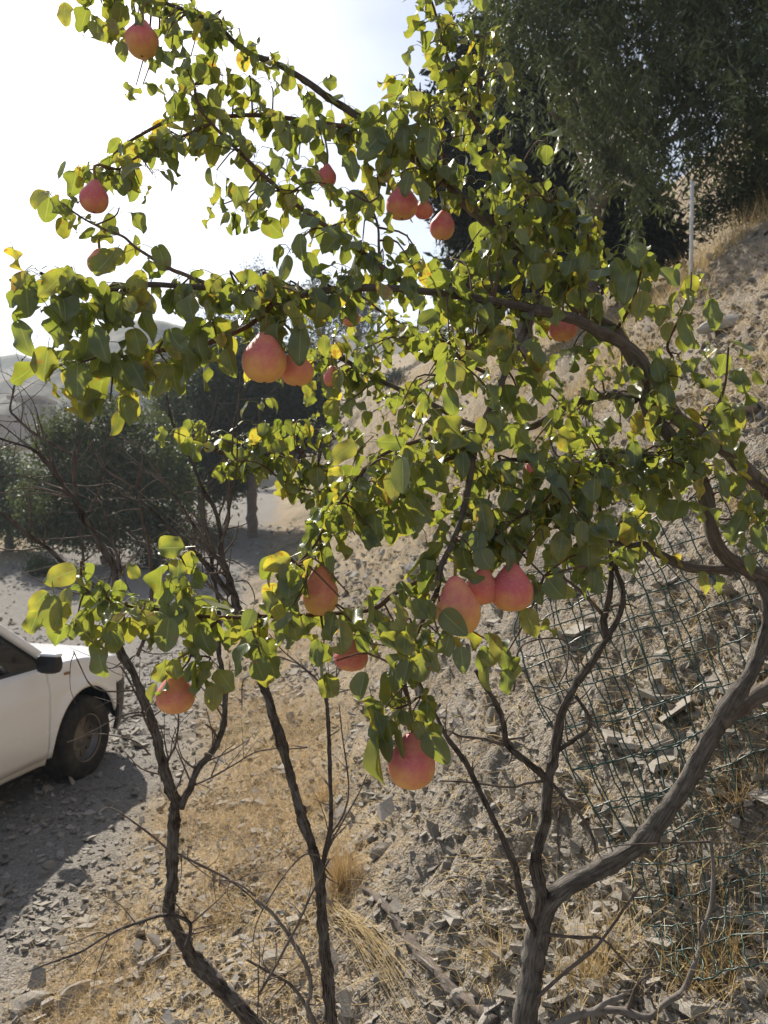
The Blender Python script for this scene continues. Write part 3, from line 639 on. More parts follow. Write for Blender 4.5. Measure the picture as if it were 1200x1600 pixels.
LIVE = [  # name, points, r0, r1, leaves per spur, spur spacing in px
 ([(1122, 1130, 1.78), (1165, 1098, 1.8), (1208, 1070, 1.82), (1242, 1020, 1.83), (1242, 962, 1.82), (1205, 912, 1.8), (1167, 890, 1.78), (1137, 873, 1.77), (1117, 843, 1.76), (1108, 800, 1.76), (1100, 767, 1.75), (1087, 737, 1.75), (1062, 700, 1.74), (1040, 672, 1.73), (1013, 642, 1.72), (1007, 618, 1.72), (1011, 587, 1.71), (1000, 560, 1.7), (967, 533, 1.69), (933, 517, 1.68), (893, 497, 1.66), (833, 483, 1.64)], .027, .0135, 0, 40),
 ([(840, 484, 1.645), (790, 475, 1.62), (750, 467, 1.6), (700, 460, 1.57), (633, 452, 1.54), (567, 450, 1.5), (500, 455, 1.47), (433, 467, 1.44), (387, 457, 1.42), (333, 450, 1.4), (280, 447, 1.37), (233, 445, 1.35), (200, 452, 1.33), (140, 455, 1.28), (110, 450, 1.25), (85, 438, 1.22), (63, 427, 1.2)], .0115, .0035, 3, 26),
 ([(1242, 985, 1.83), (1262, 900, 1.86), (1240, 810, 1.85), (1200, 767, 1.84), (1157, 727, 1.83), (1133, 700, 1.82), (1067, 660, 1.82), (1033, 625, 1.82), (1000, 580, 1.83), (960, 518, 1.84), (907, 487, 1.85), (867, 437, 1.86), (820, 400, 1.86), (760, 345, 1.87), (720, 310, 1.87)], .026, .0165, 2, 40),
 ([(724, 313, 1.87), (700, 287, 1.87), (667, 263, 1.87), (620, 225, 1.87), (573, 192, 1.87), (543, 172, 1.86), (510, 150, 1.85), (473, 123, 1.84), (433, 100, 1.83), (400, 88, 1.82), (367, 67, 1.81), (337, 38, 1.8), (300, 20, 1.8), (250, 3, 1.8), (190, -12, 1.8), (130, -20, 1.8)], .0150, .004, 4, 22),
 ([(575, 200, 1.87), (533, 197, 1.85), (467, 187, 1.82), (400, 180, 1.8), (333, 183, 1.77), (290, 184, 1.75), (260, 190, 1.74), (227, 207, 1.73), (190, 230, 1.72), (160, 262, 1.71)], .0085, .003, 3, 22),
 ([(632, 443, 1.54), (600, 420, 1.56), (560, 390, 1.58), (500, 347, 1.61), (467, 323, 1.63), (430, 290, 1.66), (400, 263, 1.68), (383, 247, 1.69), (360, 223, 1.7), (330, 193, 1.71), (310, 165, 1.71), (303, 133, 1.71)], .0075, .0032, 3, 24),
 ([(330, 193, 1.71), (287, 212, 1.71), (253, 224, 1.71), (217, 243, 1.70), (185, 265, 1.69)], .004, .002, 4, 22),
 ([(340, 450, 1.4), (290, 430, 1.45), (260, 417, 1.5), (213, 387, 1.56), (193, 370, 1.58), (167, 360, 1.6), (133, 343, 1.63), (103, 323, 1.66), (88, 312, 1.67)], .0055, .002, 3, 24),
 ([(433, 467, 1.44), (400, 501, 1.42), (367, 520, 1.4), (333, 533, 1.38), (297, 545, 1.36), (253, 548, 1.34), (213, 555, 1.32), (177, 557, 1.3), (150, 545, 1.29)], .0062, .003, 4, 24),
 ([(995, 622, 1.72), (947, 617, 1.78), (900, 627, 1.84), (870, 643, 1.88), (833, 665, 1.93), (780, 673, 2.0), (733, 663, 2.05), (677, 633, 2.1), (627, 610, 2.14), (587, 590, 2.17), (533, 560, 2.2), (503, 547, 2.22)], .0145, .0075, 2, 26),
 ([(760, 583, 1.95), (733, 570, 1.97), (700, 553, 2.0), (660, 530, 2.04), (633, 510, 2.07), (600, 490, 2.1)], .0065, .003, 4, 20),
 ([(833, 482, 1.64), (820, 517, 1.62), (800, 553, 1.58), (777, 613, 1.54), (763, 647, 1.52), (750, 677, 1.49), (740, 707, 1.46), (733, 753, 1.43), (723, 800, 1.41), (707, 850, 1.38), (690, 883, 1.37), (683, 923, 1.36), (660, 970, 1.35), (640, 1013, 1.33), (630, 1053, 1.32), (636, 1085, 1.31), (640, 1100, 1.31)], .0105, .0042, 2, 30),
 ([(783, 480, 1.62), (743, 533, 1.7), (717, 560, 1.74), (690, 587, 1.78)], .0065, .006, 2, 26),
 ([(752, 672, 1.49), (700, 680, 1.46), (660, 687, 1.44), (613, 703, 1.42), (580, 723, 1.4), (550, 760, 1.38), (520, 800, 1.37)], .006, .003, 4, 24),
 ([(741, 703, 1.46), (713, 713, 1.46), (687, 723, 1.46), (640, 745, 1.47), (590, 760, 1.48), (545, 790, 1.46), (513, 815, 1.42), (493, 850, 1.38), (465, 882, 1.35)], .005, .003, 4, 26),
 ([(640, 770, 1.9), (560, 765, 2.05), (507, 733, 2.15), (450, 717, 2.25), (400, 697, 2.3), (355, 690, 2.35), (300, 660, 2.4)], .006, .003, 4, 17),
 ([(680, 800, 1.8), (600, 790, 1.95), (523, 772, 2.1), (460, 760, 2.2), (413, 733, 2.28), (370, 720, 2.32)], .005, .0025, 4, 18),
 ([(695, 878, 1.37), (673, 897, 1.40), (617, 927, 1.42), (587, 950, 1.43), (543, 957, 1.43), (443, 963, 1.42), (400, 963, 1.41), (373, 965, 1.40), (300, 962, 1.39), (233, 950, 1.37), (200, 947, 1.36), (167, 943, 1.35), (127, 917, 1.34)], .0062, .0035, 2, 26),
 ([(345, 965, 1.40), (325, 985, 1.39), (305, 1007, 1.38), (295, 1032, 1.37), (285, 1045, 1.37)], .0035, .0022, 2, 18),
 ([(1083, 735, 1.75), (1047, 713, 1.72), (1000, 710, 1.68), (967, 710, 1.65), (913, 722, 1.62), (867, 727, 1.59), (800, 718, 1.56), (760, 730, 1.54)], .010, .0045, 3, 24),
 ([(973, 712, 1.65), (933, 740, 1.61), (887, 760, 1.57), (845, 790, 1.53), (800, 815, 1.49), (770, 850, 1.46)], .0062, .003, 4, 22),
 ([(1145, 892, 1.77), (1133, 890, 1.77), (1077, 887, 1.74), (1033, 867, 1.72), (1007, 850, 1.71), (980, 853, 1.70), (940, 845, 1.68), (905, 850, 1.66), (880, 865, 1.65)], .0165, .005, 1, 30),
 ([(905, 485, 1.85), (860, 400, 1.88), (830, 320, 1.9), (783, 247, 1.92), (760, 217, 1.92), (740, 187, 1.92), (720, 140, 1.92), (703, 97, 1.92), (690, 60, 1.92), (680, 20, 1.92), (672, -5, 1.92)], .0085, .003, 4, 22),
 ([(742, 190, 1.92), (747, 137, 1.92), (750, 110, 1.92), (757, 57, 1.92)], .0035, .002, 3, 22),
 ([(700, 287, 1.87), (690, 240, 1.87), (677, 187, 1.86), (667, 167, 1.86), (650, 140, 1.85), (632, 118, 1.85)], .0055, .0028, 3, 22),
 ([(592, 415, 1.56), (592, 385, 1.58), (590, 350, 1.6), (577, 317, 1.6)], .0032, .0026, 1, 26),
 ([(1040, 670, 1.73), (1010, 610, 1.76), (1050, 567, 1.74), (1043, 540, 1.72), (1060, 500, 1.70), (1078, 455, 1.70), (1080, 425, 1.70)], .0055, .002, 2, 26),
 ([(1092, 735, 1.75), (1095, 690, 1.73), (1120, 637, 1.71), (1133, 600, 1.71), (1138, 543, 1.71)], .006, .0028, 2, 30),
 ([(722, 800, 1.41), (750, 815, 1.42), (800, 850, 1.43), (830, 880, 1.44), (850, 900, 1.45)], .004, .002, 3, 26),
 ([(300, 962, 1.39), (285, 915, 1.38), (290, 890, 1.37), (282, 868, 1.36)], .003, .002, 2, 16),
 ([(880, 465, 1.86), (900, 420, 1.82), (920, 380, 1.8), (900, 340, 1.8), (860, 320, 1.8)], .005, .0022, 4, 20),
 ([(960, 520, 1.84), (985, 480, 1.78), (1000, 430, 1.70), (1005, 395, 1.66)], .0055, .0025, 2, 24),
]
TREEPTS = []; SPURS = []
gs = np.random.default_rng(42)
for i, (pts, r0, r1, npl, sp) in enumerate(LIVE):
    o, C, R = limb('branch', pts, r0, r1, 'bark' if r0 > .009 else 'twig', pear_tree, 12 if r0 > .009 else 8, .16, 50 + i, max(12, 8 * len(pts)))
    TREEPTS.append(C); q = proj(C); ln = np.concatenate([[0], np.cumsum(np.hypot(*np.diff(q[:, :2], axis=0).T))])
    if npl:
        t = gs.uniform(0, sp)
        while t < ln[-1]:
            j = np.searchsorted(ln, t); j = min(j, len(C) - 1)
            SPURS.append((C[j], max(1, int(round(npl * gs.uniform(.5, 1.25)))), 1.0)); t += sp * gs.uniform(.6, 1.4)
        SPURS.append((C[-1], npl + 1, 1.0))
ALLPTS = np.concatenate(TREEPTS)
CLUST = [  # px, py, depth, spurs, spread px
 (600, 215, 1.75, 11, 60), (560, 265, 1.74, 8, 45), (640, 200, 1.72, 6, 30), (480, 230, 1.74, 6, 45), (430, 250, 1.68, 5, 35), (760, 330, 1.76, 12, 65), (700, 215, 1.84, 6, 50), (880, 345, 1.8, 8, 50), (820, 300, 1.82, 6, 45),
 (780, 372, 1.68, 8, 45), (990, 420, 1.62, 4, 30), (870, 420, 1.74, 8, 45), (930, 450, 1.72, 6, 40), (1055, 620, 1.66, 8, 45), (1085, 690, 1.68, 7, 40), (1110, 650, 1.66, 5, 35), (1168, 805, 1.68, 6, 32), (1040, 770, 1.67, 6, 45),
 (900, 790, 1.52, 8, 50), (850, 760, 1.5, 7, 45), (800, 720, 1.52, 7, 45), (895, 850, 1.5, 5, 30), (640, 770, 1.4, 6, 50), (560, 740, 1.42, 6, 40), (605, 800, 1.4, 4, 30), (700, 630, 1.5, 5, 40), (620, 520, 1.95, 8, 60),
 (540, 630, 2.15, 7, 50), (430, 640, 2.2, 6, 45), (450, 740, 2.2, 8, 50), (385, 690, 2.25, 5, 35), (470, 440, 1.46, 8, 45), (415, 435, 1.46, 6, 35), (465, 505, 1.42, 5, 30), (345, 475, 1.38, 5, 35), (160, 490, 1.27, 5, 40),
 (95, 490, 1.22, 6, 35), (120, 570, 1.24, 3, 30), (235, 530, 1.3, 4, 35), (195, 590, 1.28, 4, 40), (290, 690, 2.0, 5, 30), (235, 110, 1.74, 8, 45), (330, 100, 1.74, 8, 50), (280, 70, 1.76, 6, 40), (210, 30, 1.76, 5, 40), (150, 20, 1.76, 4, 35),
 (215, 275, 1.68, 6, 35), (165, 250, 1.7, 4, 30), (330, 265, 1.68, 6, 40), (275, 235, 1.68, 5, 30), (380, 130, 1.74, 6, 40), (100, 935, 1.33, 5, 30), (160, 960, 1.33, 4, 30), (205, 975, 1.34, 4, 30), (280, 930, 1.35, 3, 25), (310, 1050, 1.36, 3, 25),
 (400, 990, 1.38, 3, 22), (440, 905, 1.36, 4, 25), (455, 960, 1.36, 4, 25), (500, 1010, 1.38, 4, 28), (560, 950, 1.39, 6, 35), (590, 990, 1.38, 4, 30), (640, 960, 1.36, 5, 30), (680, 1010, 1.34, 3, 25), (790, 1020, 1.4, 3, 22), (725, 850, 1.38, 5, 30),
 (590, 1095, 1.32, 3, 25), (655, 1110, 1.30, 3, 20), (1000, 820, 1.66, 4, 35), (960, 790, 1.62, 5, 40), (920, 640, 1.78, 6, 45), (860, 580, 1.72, 7, 50), (800, 620, 1.66, 5, 40), (880, 690, 1.7, 6, 45), (970, 580, 1.72, 6, 40), (760, 440, 1.78, 8, 55),
 (690, 420, 1.72, 8, 50), (830, 460, 1.7, 6, 40), (720, 510, 1.78, 7, 50), (780, 540, 1.6, 4, 35), (660, 590, 1.95, 5, 45), (560, 500, 2.0, 7, 50), (500, 560, 2.15, 5, 40), (520, 420, 1.55, 5, 40), (540, 340, 1.66, 4, 40), (380, 300, 1.66, 4, 35),
 (520, 645, 2.2, 6, 40), (600, 665, 2.15, 6, 40), (580, 565, 2.15, 6, 40), (470, 605, 2.2, 5, 35), (660, 700, 1.9, 6, 35), (430, 585, 2.2, 4, 30), (500, 690, 2.2, 5, 40), (560, 700, 2.1, 5, 35), (1020, 690, 1.68, 6, 40), (1100, 760, 1.7, 4, 35),
 (680, 60, 1.9, 5, 35), (740, 60, 1.9, 4, 30), (770, 130, 1.9, 4, 30), (660, 130, 1.86, 4, 30), (760, 260, 1.86, 6, 40), (640, 660, 1.8, 5, 40), (720, 770, 1.46, 5, 40), (770, 790, 1.48, 6, 40), (840, 830, 1.48, 5, 40), (930, 830, 1.56, 5, 40),
]
gt = np.random.default_rng(43)
tw = []
for (px, py, d, n, sp) in CLUST:
    for k in range(int(round(n * (.80 if px > 560 else .62)))):
        c = P(px + gt.normal(0, sp * .75), py + gt.normal(0, sp * .75), d + gt.normal(0, .05))
        j = np.argmin(np.linalg.norm(ALLPTS - c, axis=1)); a = ALLPTS[j]; dist = np.linalg.norm(c - a)
        c = a + (c - a) * min(1, .22 / max(dist, 1e-6)) if dist > .32 else c
        mid = (a + c) / 2 + gt.normal(0, .012, 3) + np.array([0, 0, .015]); tw.append(([a, mid, c], dist))
        SPURS.append((c, int(gt.integers(2, 5)), 1.0))
        if dist > .09: SPURS.append((mid, 1, 1.0))
acc = Acc()
for k, (pp, dist) in enumerate(tw):
    C = catmull(pp, 7); add_tube(acc, C - OFF, np.linspace(.0020 + min(dist, .25) * .004, .0013, 7), 5, .1, k)
o = link('twigs', acc.mesh('twigs', M['twig']), pear_tree); o['kind'] = 'stuff'

# leaf shapes: a petiole arching out of the spur, then a round-ovate blade that hangs from it
def leaf_shape(g, yellow, bite=False, flat=False):
    nu, nv = (13, 19) if bite else (7, 14)
    W = g.uniform(.52, .84); a0 = g.uniform(.75, 1.6); curl = g.normal(.15, .55); fold = abs(g.normal(.34, .24)); roll = g.normal(0, .6); wav = g.normal(0, .12); ph = g.uniform(0, 6)
    po = g.uniform(.3, .75); ph_ = g.uniform(-.1, .28)
    if flat: a0 = 1.45; curl = g.normal(.15, .2); roll = 0; po = .02; ph_ = .0
    b0 = np.array([po, 0, ph_ - .1 * po]) if not flat else np.zeros(3)
    v = .5 - .5 * np.cos(math.pi * np.linspace(0, 1, nv)); mid = [b0]
    for k in range(nv - 1):
        a = a0 + curl * v[k]; mid.append(mid[-1] + np.array([math.cos(a), 0, -math.sin(a)]) * (v[k + 1] - v[k]))
    mid = np.array(mid); an = a0 + curl * v; T = np.stack([np.cos(an), 0 * an, -np.sin(an)], 1)
    Nn = np.stack([np.sin(an), 0 * an, np.cos(an)], 1); Sd = np.tile([0, 1.0, 0], (nv, 1))
    c, s = math.cos(roll), math.sin(roll); S2 = Sd * c + Nn * s; N2 = Nn * c - Sd * s
    vv = v; mx_ = g.uniform(.34, .50); tipa = g.uniform(1.5, 2.2); tipb = g.uniform(.58, .85); lo_ = np.sqrt(np.maximum(0, 1 - ((vv - mx_) / mx_) ** 2)) ** .92; hi_ = np.maximum(0, 1 - (np.maximum(vv - mx_, 0) / (1 - mx_)) ** tipa) ** tipb
    prof = W * .5 * np.where(vv < mx_, lo_, hi_); prof[0] = .012; prof[-1] = .004
    u = np.linspace(-1, 1, nu); asym = 1 + g.normal(0, .05)
    V = mid[:, None] + S2[:, None] * (u * np.where(u > 0, asym, 1 / asym))[None, :, None] * prof[:, None, None] + N2[:, None] * (fold * np.abs(u)[None] * prof[:, None] + wav * (u ** 2)[None] * np.sin(v * 9 + ph)[:, None])[..., None]
    luv = np.stack([np.broadcast_to(u, (nv, nu)), np.broadcast_to(v[:, None], (nv, nu)), np.zeros((nv, nu))], -1).reshape(-1, 3)
    I = np.arange(nv - 1)[:, None] * nu + np.arange(nu - 1)[None]; F = np.stack([I, I + 1, I + nu + 1, I + nu], -1).reshape(-1, 4)
    Vf = V.reshape(-1, 3)
    if bite:
        ctr = luv[F].mean(1); bx, by, br = g.choice([-1, 1]) * .95, g.uniform(.3, .6), g.uniform(.28, .4)
        F = F[np.hypot((ctr[:, 0] - bx) * .42, ctr[:, 1] - by) > br]
    pc = catmull([[0, 0, 0], [po * .45, 0, ph_ * .9 + .04], b0], 6) if not flat else catmull([[0, 0, .35], [.02, 0, .15], b0], 5)
    pc = np.vstack([pc, mid[1]]); PV, PF, PT, _ = tube(pc, np.full(len(pc), .0145), 3, cap=False)
    n0 = len(Vf); V = np.vstack([Vf, PV]); F = np.vstack([F, PF + n0]); luv = np.vstack([luv, np.tile([0.6, 0.5, 1.0], (len(PV), 1))])
    return V, F, luv, np.full(len(V), yellow)
gl = np.random.default_rng(8); NVAR = 44; LV = []
for k in range(NVAR):
    y = gl.choice([0, .1, .25, .45, .8, 1.0], p=[.36, .26, .18, .11, .06, .03]); LV.append(leaf_shape(gl, y, bite=(k % 11 == 10)))
FLATV = [leaf_shape(gl, y, False, True) for y in (0, .1, .25, .5, .9, 0, .15, .3)] + [leaf_shape(gl, .05, True, True) for _ in range(2)]
ALLV = LV + FLATV
LME = [make_mesh('leaf', V, F, M['leaf'], True, {'luv': l, 'tint': t}) for V, F, l, t in ALLV]

PEARS = [  # px, py of the belly centre, half width px, depth, height/width, tilt, label
 (222, 66, 26, 1.76, 1.05, .1, 'pale pink pear high in the top left corner under a grey-green leaf'),
 (147, 312, 22, 1.62, 1.15, .15, 'small pink pear left of centre against the sky, half behind a leaf'),
 (154, 412, 17, 1.58, 1.1, .1, 'small dark pink pear left, tucked behind a yellow-green leaf above the long branch'),
 (628, 322, 26, 1.72, 1.0, .05, 'plump orange-pink pear upper centre hanging against the sky'),
 (662, 330, 15, 1.82, 1.0, .0, 'small orange pear peeking out right of the plump upper one'),
 (691, 356, 19, 1.84, 1.2, .3, 'pink pear upper centre right among backlit leaves'),
 (413, 567, 35, 1.36, 1.13, .1, 'large rosy pear left of centre under the long branch'),
 (464, 582, 27, 1.42, 1.0, -.3, 'pale yellow-pink pear touching the right side of the large rosy pear'),
 (519, 592, 14, 2.1, 1.2, .0, 'small orange pear behind leaves at centre'),
 (548, 498, 14, 2.1, 1.1, .0, 'tiny orange pear in the foliage above centre'),
 (510, 278, 15, 1.8, 1.2, .1, 'small orange pear hidden in dark leaves at upper left centre'),
 (880, 516, 22, 1.76, 1.0, .0, 'orange pear right of centre behind the grey curved limb'),
 (501, 932, 28, 1.40, 1.32, .05, 'orange pear hanging from the low branch left of centre'),
 (549, 1029, 26, 1.44, 1.0, .0, 'red pear half covered by leaves below the low branch'),
 (274, 1090, 28, 1.37, 1.1, .0, 'orange-pink pear hanging alone near the white car'),
 (716, 957, 36, 1.32, 1.32, -.15, 'longest pink pear at centre right behind pale leaves'),
 (752, 922, 26, 1.40, 1.1, .3, 'small orange pear squeezed between the two larger pears'),
 (799, 926, 33, 1.40, 1.12, .05, 'round red pear at the right of the trio'),
 (643, 1198, 37, 1.31, 1.12, .05, 'lowest orange pear with a long neck hanging at the bottom of the tree'),
 (833, 730, 11, 1.75, 1.1, .0, 'tiny orange pear behind leaves right of centre'),
]
PXY = np.array([[p[0], p[1], p[2], p[3]] for p in PEARS if p[2] > 15 or p[1] < 340 and p[0] > 640])
def in_front_of_pear(p3):
    q = proj(p3)[0]; d = np.hypot((q[0] - PXY[:, 0]), (q[1] - PXY[:, 1]))
    return np.any((d < PXY[:, 2] * .95) & (q[2] < PXY[:, 3] + .03)) if gp.uniform() > .04 else False
placed = []                                               # (variant, matrix, visible score)
def put_leaf(vi, Mx, force=False):
    V = ALLV[vi][0]; nb = np.array(Mx); W = V @ nb[:3, :3].T + nb[:3, 3]
    q = proj(W); F = ALLV[vi][1][:78]; A, B, C_ = q[F[:, 0], :2], q[F[:, 1], :2], q[F[:, 2], :2]
    area = np.abs((B - A)[:, 0] * (C_ - A)[:, 1] - (B - A)[:, 1] * (C_ - A)[:, 0]).sum()
    m = W[:90].mean(0); c = proj(m)[0]
    inside = 0 < c[0] < 1200 and 0 < c[1] < 1600
    if not force and any(in_front_of_pear(w_) for w_ in (m, W[21], W[49], W[42], W[48], W[74], W[91])): return
    placed.append((vi, Mx, (area / (1 + .25 * (c[2] - 1.3))) * inside * (3 if force else 1), W))
gp = np.random.default_rng(77)
for (c, n, sc) in SPURS:
    y0 = gp.uniform(0, 6.28)
    for k in range(n):
        Mx = Matrix.Translation(tuple(c + gp.normal(0, .004, 3))) @ Matrix.Rotation(y0 + k * 2.4 + gp.normal(0, .4), 4, 'Z') @ Matrix.Rotation(gp.normal(.05, .25), 4, 'Y') @ Matrix.Rotation(gp.normal(0, .22), 4, 'X') @ Matrix.Scale(gp.uniform(.033, .062) * sc, 4)
        put_leaf(int(gp.integers(NVAR)), Mx)
# leaves one can point at in the photograph: base px, tip px, depth, yaw of the blade, yellowness class
HAND = [
 (178, 395, 150, 430, 1.5, .3, 2), (195, 395, 155, 412, 1.52, .2, 3), (120, 430, 135, 470, 1.22, .2, 3), (222, 450, 210, 490, 1.28, -.2, 4), (45, 448, 15, 480, 1.2, .4, 0), (40, 445, 45, 495, 1.18, .0, 5), (30, 505, 50, 555, 1.2, .3, 0),
 (75, 480, 110, 525, 1.2, -.5, 1), (110, 475, 118, 515, 1.22, 1.0, 0), (75, 545, 68, 595, 1.18, .1, 2), (150, 512, 168, 565, 1.2, .2, 0), (140, 515, 130, 560, 1.22, -.3, 1), (210, 515, 222, 558, 1.27, .2, 2), (205, 565, 230, 610, 1.24, .3, 0),
 (185, 565, 205, 610, 1.25, -.2, 0), (240, 565, 236, 615, 1.24, .7, 4), (195, 620, 212, 658, 1.24, .2, 2), (150, 625, 135, 660, 1.24, .4, 3), (118, 605, 132, 650, 1.22, .8, 4), (355, 545, 370, 590, 1.36, .4, 1),
 (630, 195, 634, 240, 1.68, .1, 0), (672, 195, 668, 262, 1.66, .1, 0), (600, 205, 560, 250, 1.7, .3, 5), (545, 240, 553, 282, 1.7, -.2, 0), (440, 245, 425, 275, 1.66, .5, 5), (640, 270, 632, 306, 1.66, .2, 0), (650, 280, 660, 320, 1.68, -.6, 1),
 (470, 512, 468, 570, 1.34, .1, 0), (440, 448, 445, 492, 1.42, .2, 1), (540, 430, 542, 472, 1.46, .3, 5), (490, 450, 500, 490, 1.46, -.3, 1), (520, 465, 505, 500, 1.46, .5, 0),
 (990, 380, 1000, 418, 1.58, .1, 5), (985, 425, 975, 475, 1.56, .0, 0), (960, 405, 985, 440, 1.6, .4, 1), (1005, 455, 998, 500, 1.6, .2, 3), (1073, 455, 1080, 490, 1.66, .2, 8), (1068, 492, 1090, 545, 1.66, .1, 9), (1110, 470, 1118, 515, 1.66, -.2, 0), (1040, 480, 1030, 510, 1.7, .2, 2),
 (1108, 535, 1103, 560, 1.7, .9, 0), (1150, 580, 1170, 612, 1.66, .1, 0), (1180, 580, 1195, 600, 1.7, .5, 1), (1025, 560, 1035, 600, 1.66, .0, 0), (1040, 600, 1045, 645, 1.64, .0, 0), (1130, 630, 1140, 680, 1.66, .1, 0), (1140, 660, 1145, 700, 1.67, .2, 2),
 (990, 690, 992, 735, 1.64, .0, 0), (1080, 705, 1085, 740, 1.66, .2, 1), (1165, 800, 1140, 850, 1.66, .3, 0), (1180, 820, 1195, 860, 1.66, .1, 0), (875, 480, 872, 510, 1.58, .5, 2), (790, 520, 760, 560, 1.5, .2, 4), (775, 515, 790, 565, 1.5, -.2, 0), (840, 560, 845, 605, 1.6, .1, 4),
 (700, 605, 712, 650, 1.46, .1, 0), (660, 615, 662, 645, 1.46, -.1, 0), (690, 650, 735, 690, 1.4, .6, 2), (680, 715, 702, 770, 1.38, .6, 1), (632, 708, 672, 790, 1.38, 1.1, 0), (645, 770, 680, 812, 1.38, .4, 2), (600, 745, 612, 790, 1.38, .1, 4), (555, 690, 518, 725, 1.4, .4, 3), (585, 800, 590, 850, 1.4, .0, 0),
 (590, 690, 635, 690, 1.4, .2, 0), (515, 735, 545, 745, 1.42, .3, 4), (655, 820, 625, 780, 1.4, .4, 1), (720, 840, 762, 852, 1.38, .0, 5), (745, 830, 748, 870, 1.36, .0, 5), (830, 780, 828, 820, 1.5, 1.0, 5), (880, 830, 872, 880, 1.46, .1, 3), (918, 850, 922, 898, 1.48, .1, 2), (895, 800, 905, 840, 1.48, .2, 0),
 (120, 890, 70, 910, 1.32, .2, 3), (75, 925, 45, 955, 1.3, .1, 3), (60, 955, 48, 990, 1.31, .2, 2), (85, 930, 95, 990, 1.3, .5, 1), (100, 940, 85, 985, 1.29, .0, 3), (125, 965, 110, 1000, 1.3, .2, 0), (140, 950, 138, 1000, 1.29, .5, 1), (185, 990, 175, 1018, 1.3, .1, 2), (222, 953, 224, 998, 1.31, .0, 3), (150, 1005, 165, 1058, 1.3, .4, 0), (160, 910, 150, 935, 1.33, .3, 0), (190, 905, 185, 940, 1.34, .2, 0),
 (290, 855, 248, 858, 1.34, .2, 2), (280, 875, 278, 915, 1.33, .4, 2), (265, 918, 260, 955, 1.32, .6, 0), (285, 935, 290, 995, 1.31, .2, 1), (255, 960, 252, 985, 1.33, .3, 3), (300, 905, 312, 912, 1.36, .2, 5), (215, 905, 200, 880, 1.36, .3, 3),
 (258, 1035, 248, 1065, 1.33, .2, 2), (270, 1030, 275, 1060, 1.32, -.2, 2), (245, 1068, 240, 1095, 1.34, .8, 1), (305, 1035, 292, 1066, 1.33, .3, 0), (310, 1060, 305, 1090, 1.33, .7, 0), (340, 1045, 365, 1078, 1.33, .3, 2), (335, 1070, 332, 1110, 1.31, .0, 3), (325, 1045, 312, 1070, 1.34, .5, 3),
 (395, 952, 382, 985, 1.34, .2, 5), (395, 985, 388, 1028, 1.34, .3, 2), (405, 995, 410, 1040, 1.33, .2, 1), (455, 870, 412, 890, 1.34, .1, 4), (425, 925, 420, 960, 1.34, .4, 2), (445, 905, 440, 940, 1.34, .3, 0), (462, 900, 460, 960, 1.33, .5, 0), (500, 880, 525, 910, 1.4, .3, 2), (480, 895, 486, 935, 1.34, .9, 1), (455, 955, 465, 1000, 1.33, .2, 2), (495, 1000, 497, 1042, 1.34, .1, 0), (510, 1050, 520, 1088, 1.33, .1, 2),
 (570, 1050, 563, 1095, 1.3, .4, 1), (580, 1085, 590, 1120, 1.29, .4, 2), (585, 1100, 605, 1165, 1.28, .8, 0), (600, 1120, 610, 1190, 1.28, .8, 5), (625, 1140, 632, 1185, 1.27, 1.0, 5), (590, 1150, 605, 1225, 1.28, 1.0, 1), (650, 1125, 665, 1150, 1.27, .2, 2), (675, 1125, 685, 1155, 1.28, .3, 2), (668, 1145, 700, 1192, 1.26, .4, 5), (600, 1140, 590, 1170, 1.3, .4, 0),
 (690, 955, 730, 992, 1.27, .2, 5), (700, 985, 690, 1020, 1.29, .3, 0), (720, 1010, 725, 1052, 1.26, .1, 5), (640, 1030, 630, 1070, 1.3, .3, 1), (660, 1020, 655, 1065, 1.29, .1, 2), (665, 1010, 685, 1050, 1.29, .4, 3), (760, 1010, 752, 1050, 1.38, .1, 0), (785, 1010, 795, 1050, 1.38, .1, 0), (795, 1045, 792, 1085, 1.37, .2, 0), (840, 910, 845, 945, 1.44, .2, 0), (860, 915, 900, 930, 1.5, .2, 3), (820, 950, 838, 995, 1.42, .2, 3), (720, 890, 757, 905, 1.33, .5, 0), (560, 985, 575, 1020, 1.35, .3, 0), (600, 985, 618, 1000, 1.34, .6, 2),
 (20, 385, 40, 422, 1.22, .8, 4), (215, 20, 222, 50, 1.72, .3, 0), (100, 5, 105, 42, 1.74, .3, 3), (150, 35, 165, 65, 1.74, .3, 2), (170, 30, 185, 55, 1.74, .1, 3), (190, 65, 195, 98, 1.72, .2, 1),
]
for (bx, by, tx, ty, d, yw, cl) in HAND:
    a = P(bx, by, d); e = P(tx, ty, d + .012 * math.sin(bx)); ax = e - a; ln = np.linalg.norm(ax); ax /= ln
    vw = a - np.array([0, 0, CAM_Z]); vw /= np.linalg.norm(vw); nrm = -(vw - ax * vw.dot(ax)); nrm /= np.linalg.norm(nrm); sd = np.cross(nrm, -ax)
    c, s_ = math.cos(yw * 1.2), math.sin(yw * 1.2); n2 = nrm * c + sd * s_; s2 = np.cross(-ax, n2)
    R = np.stack([n2, s2, -ax], 1) * max(ln, .035) * 1.02           # local -Z is the blade, local X the face
    Mx = Matrix([[*R[0], a[0]], [*R[1], a[1]], [*R[2], a[2]], [0, 0, 0, 1]])
    vi = NVAR + (cl if cl < 10 else 0); put_leaf(vi, Mx, True)
placed.sort(key=lambda r: -r[2])
IO = Matrix.Translation(-Vector(OFF))
for vi, Mx, sc, W in placed[:300]: link('leaf', LME[vi], pear_tree, M=IO @ Mx)
acc = Acc()
for vi, Mx, sc, W in placed[300:]: acc.add(W - OFF, ALLV[vi][1], luv=ALLV[vi][2], tint=ALLV[vi][3])
o = link('foliage', acc.mesh('foliage', M['leaf']), pear_tree); o['kind'] = 'stuff'
print('leaves', len(placed))

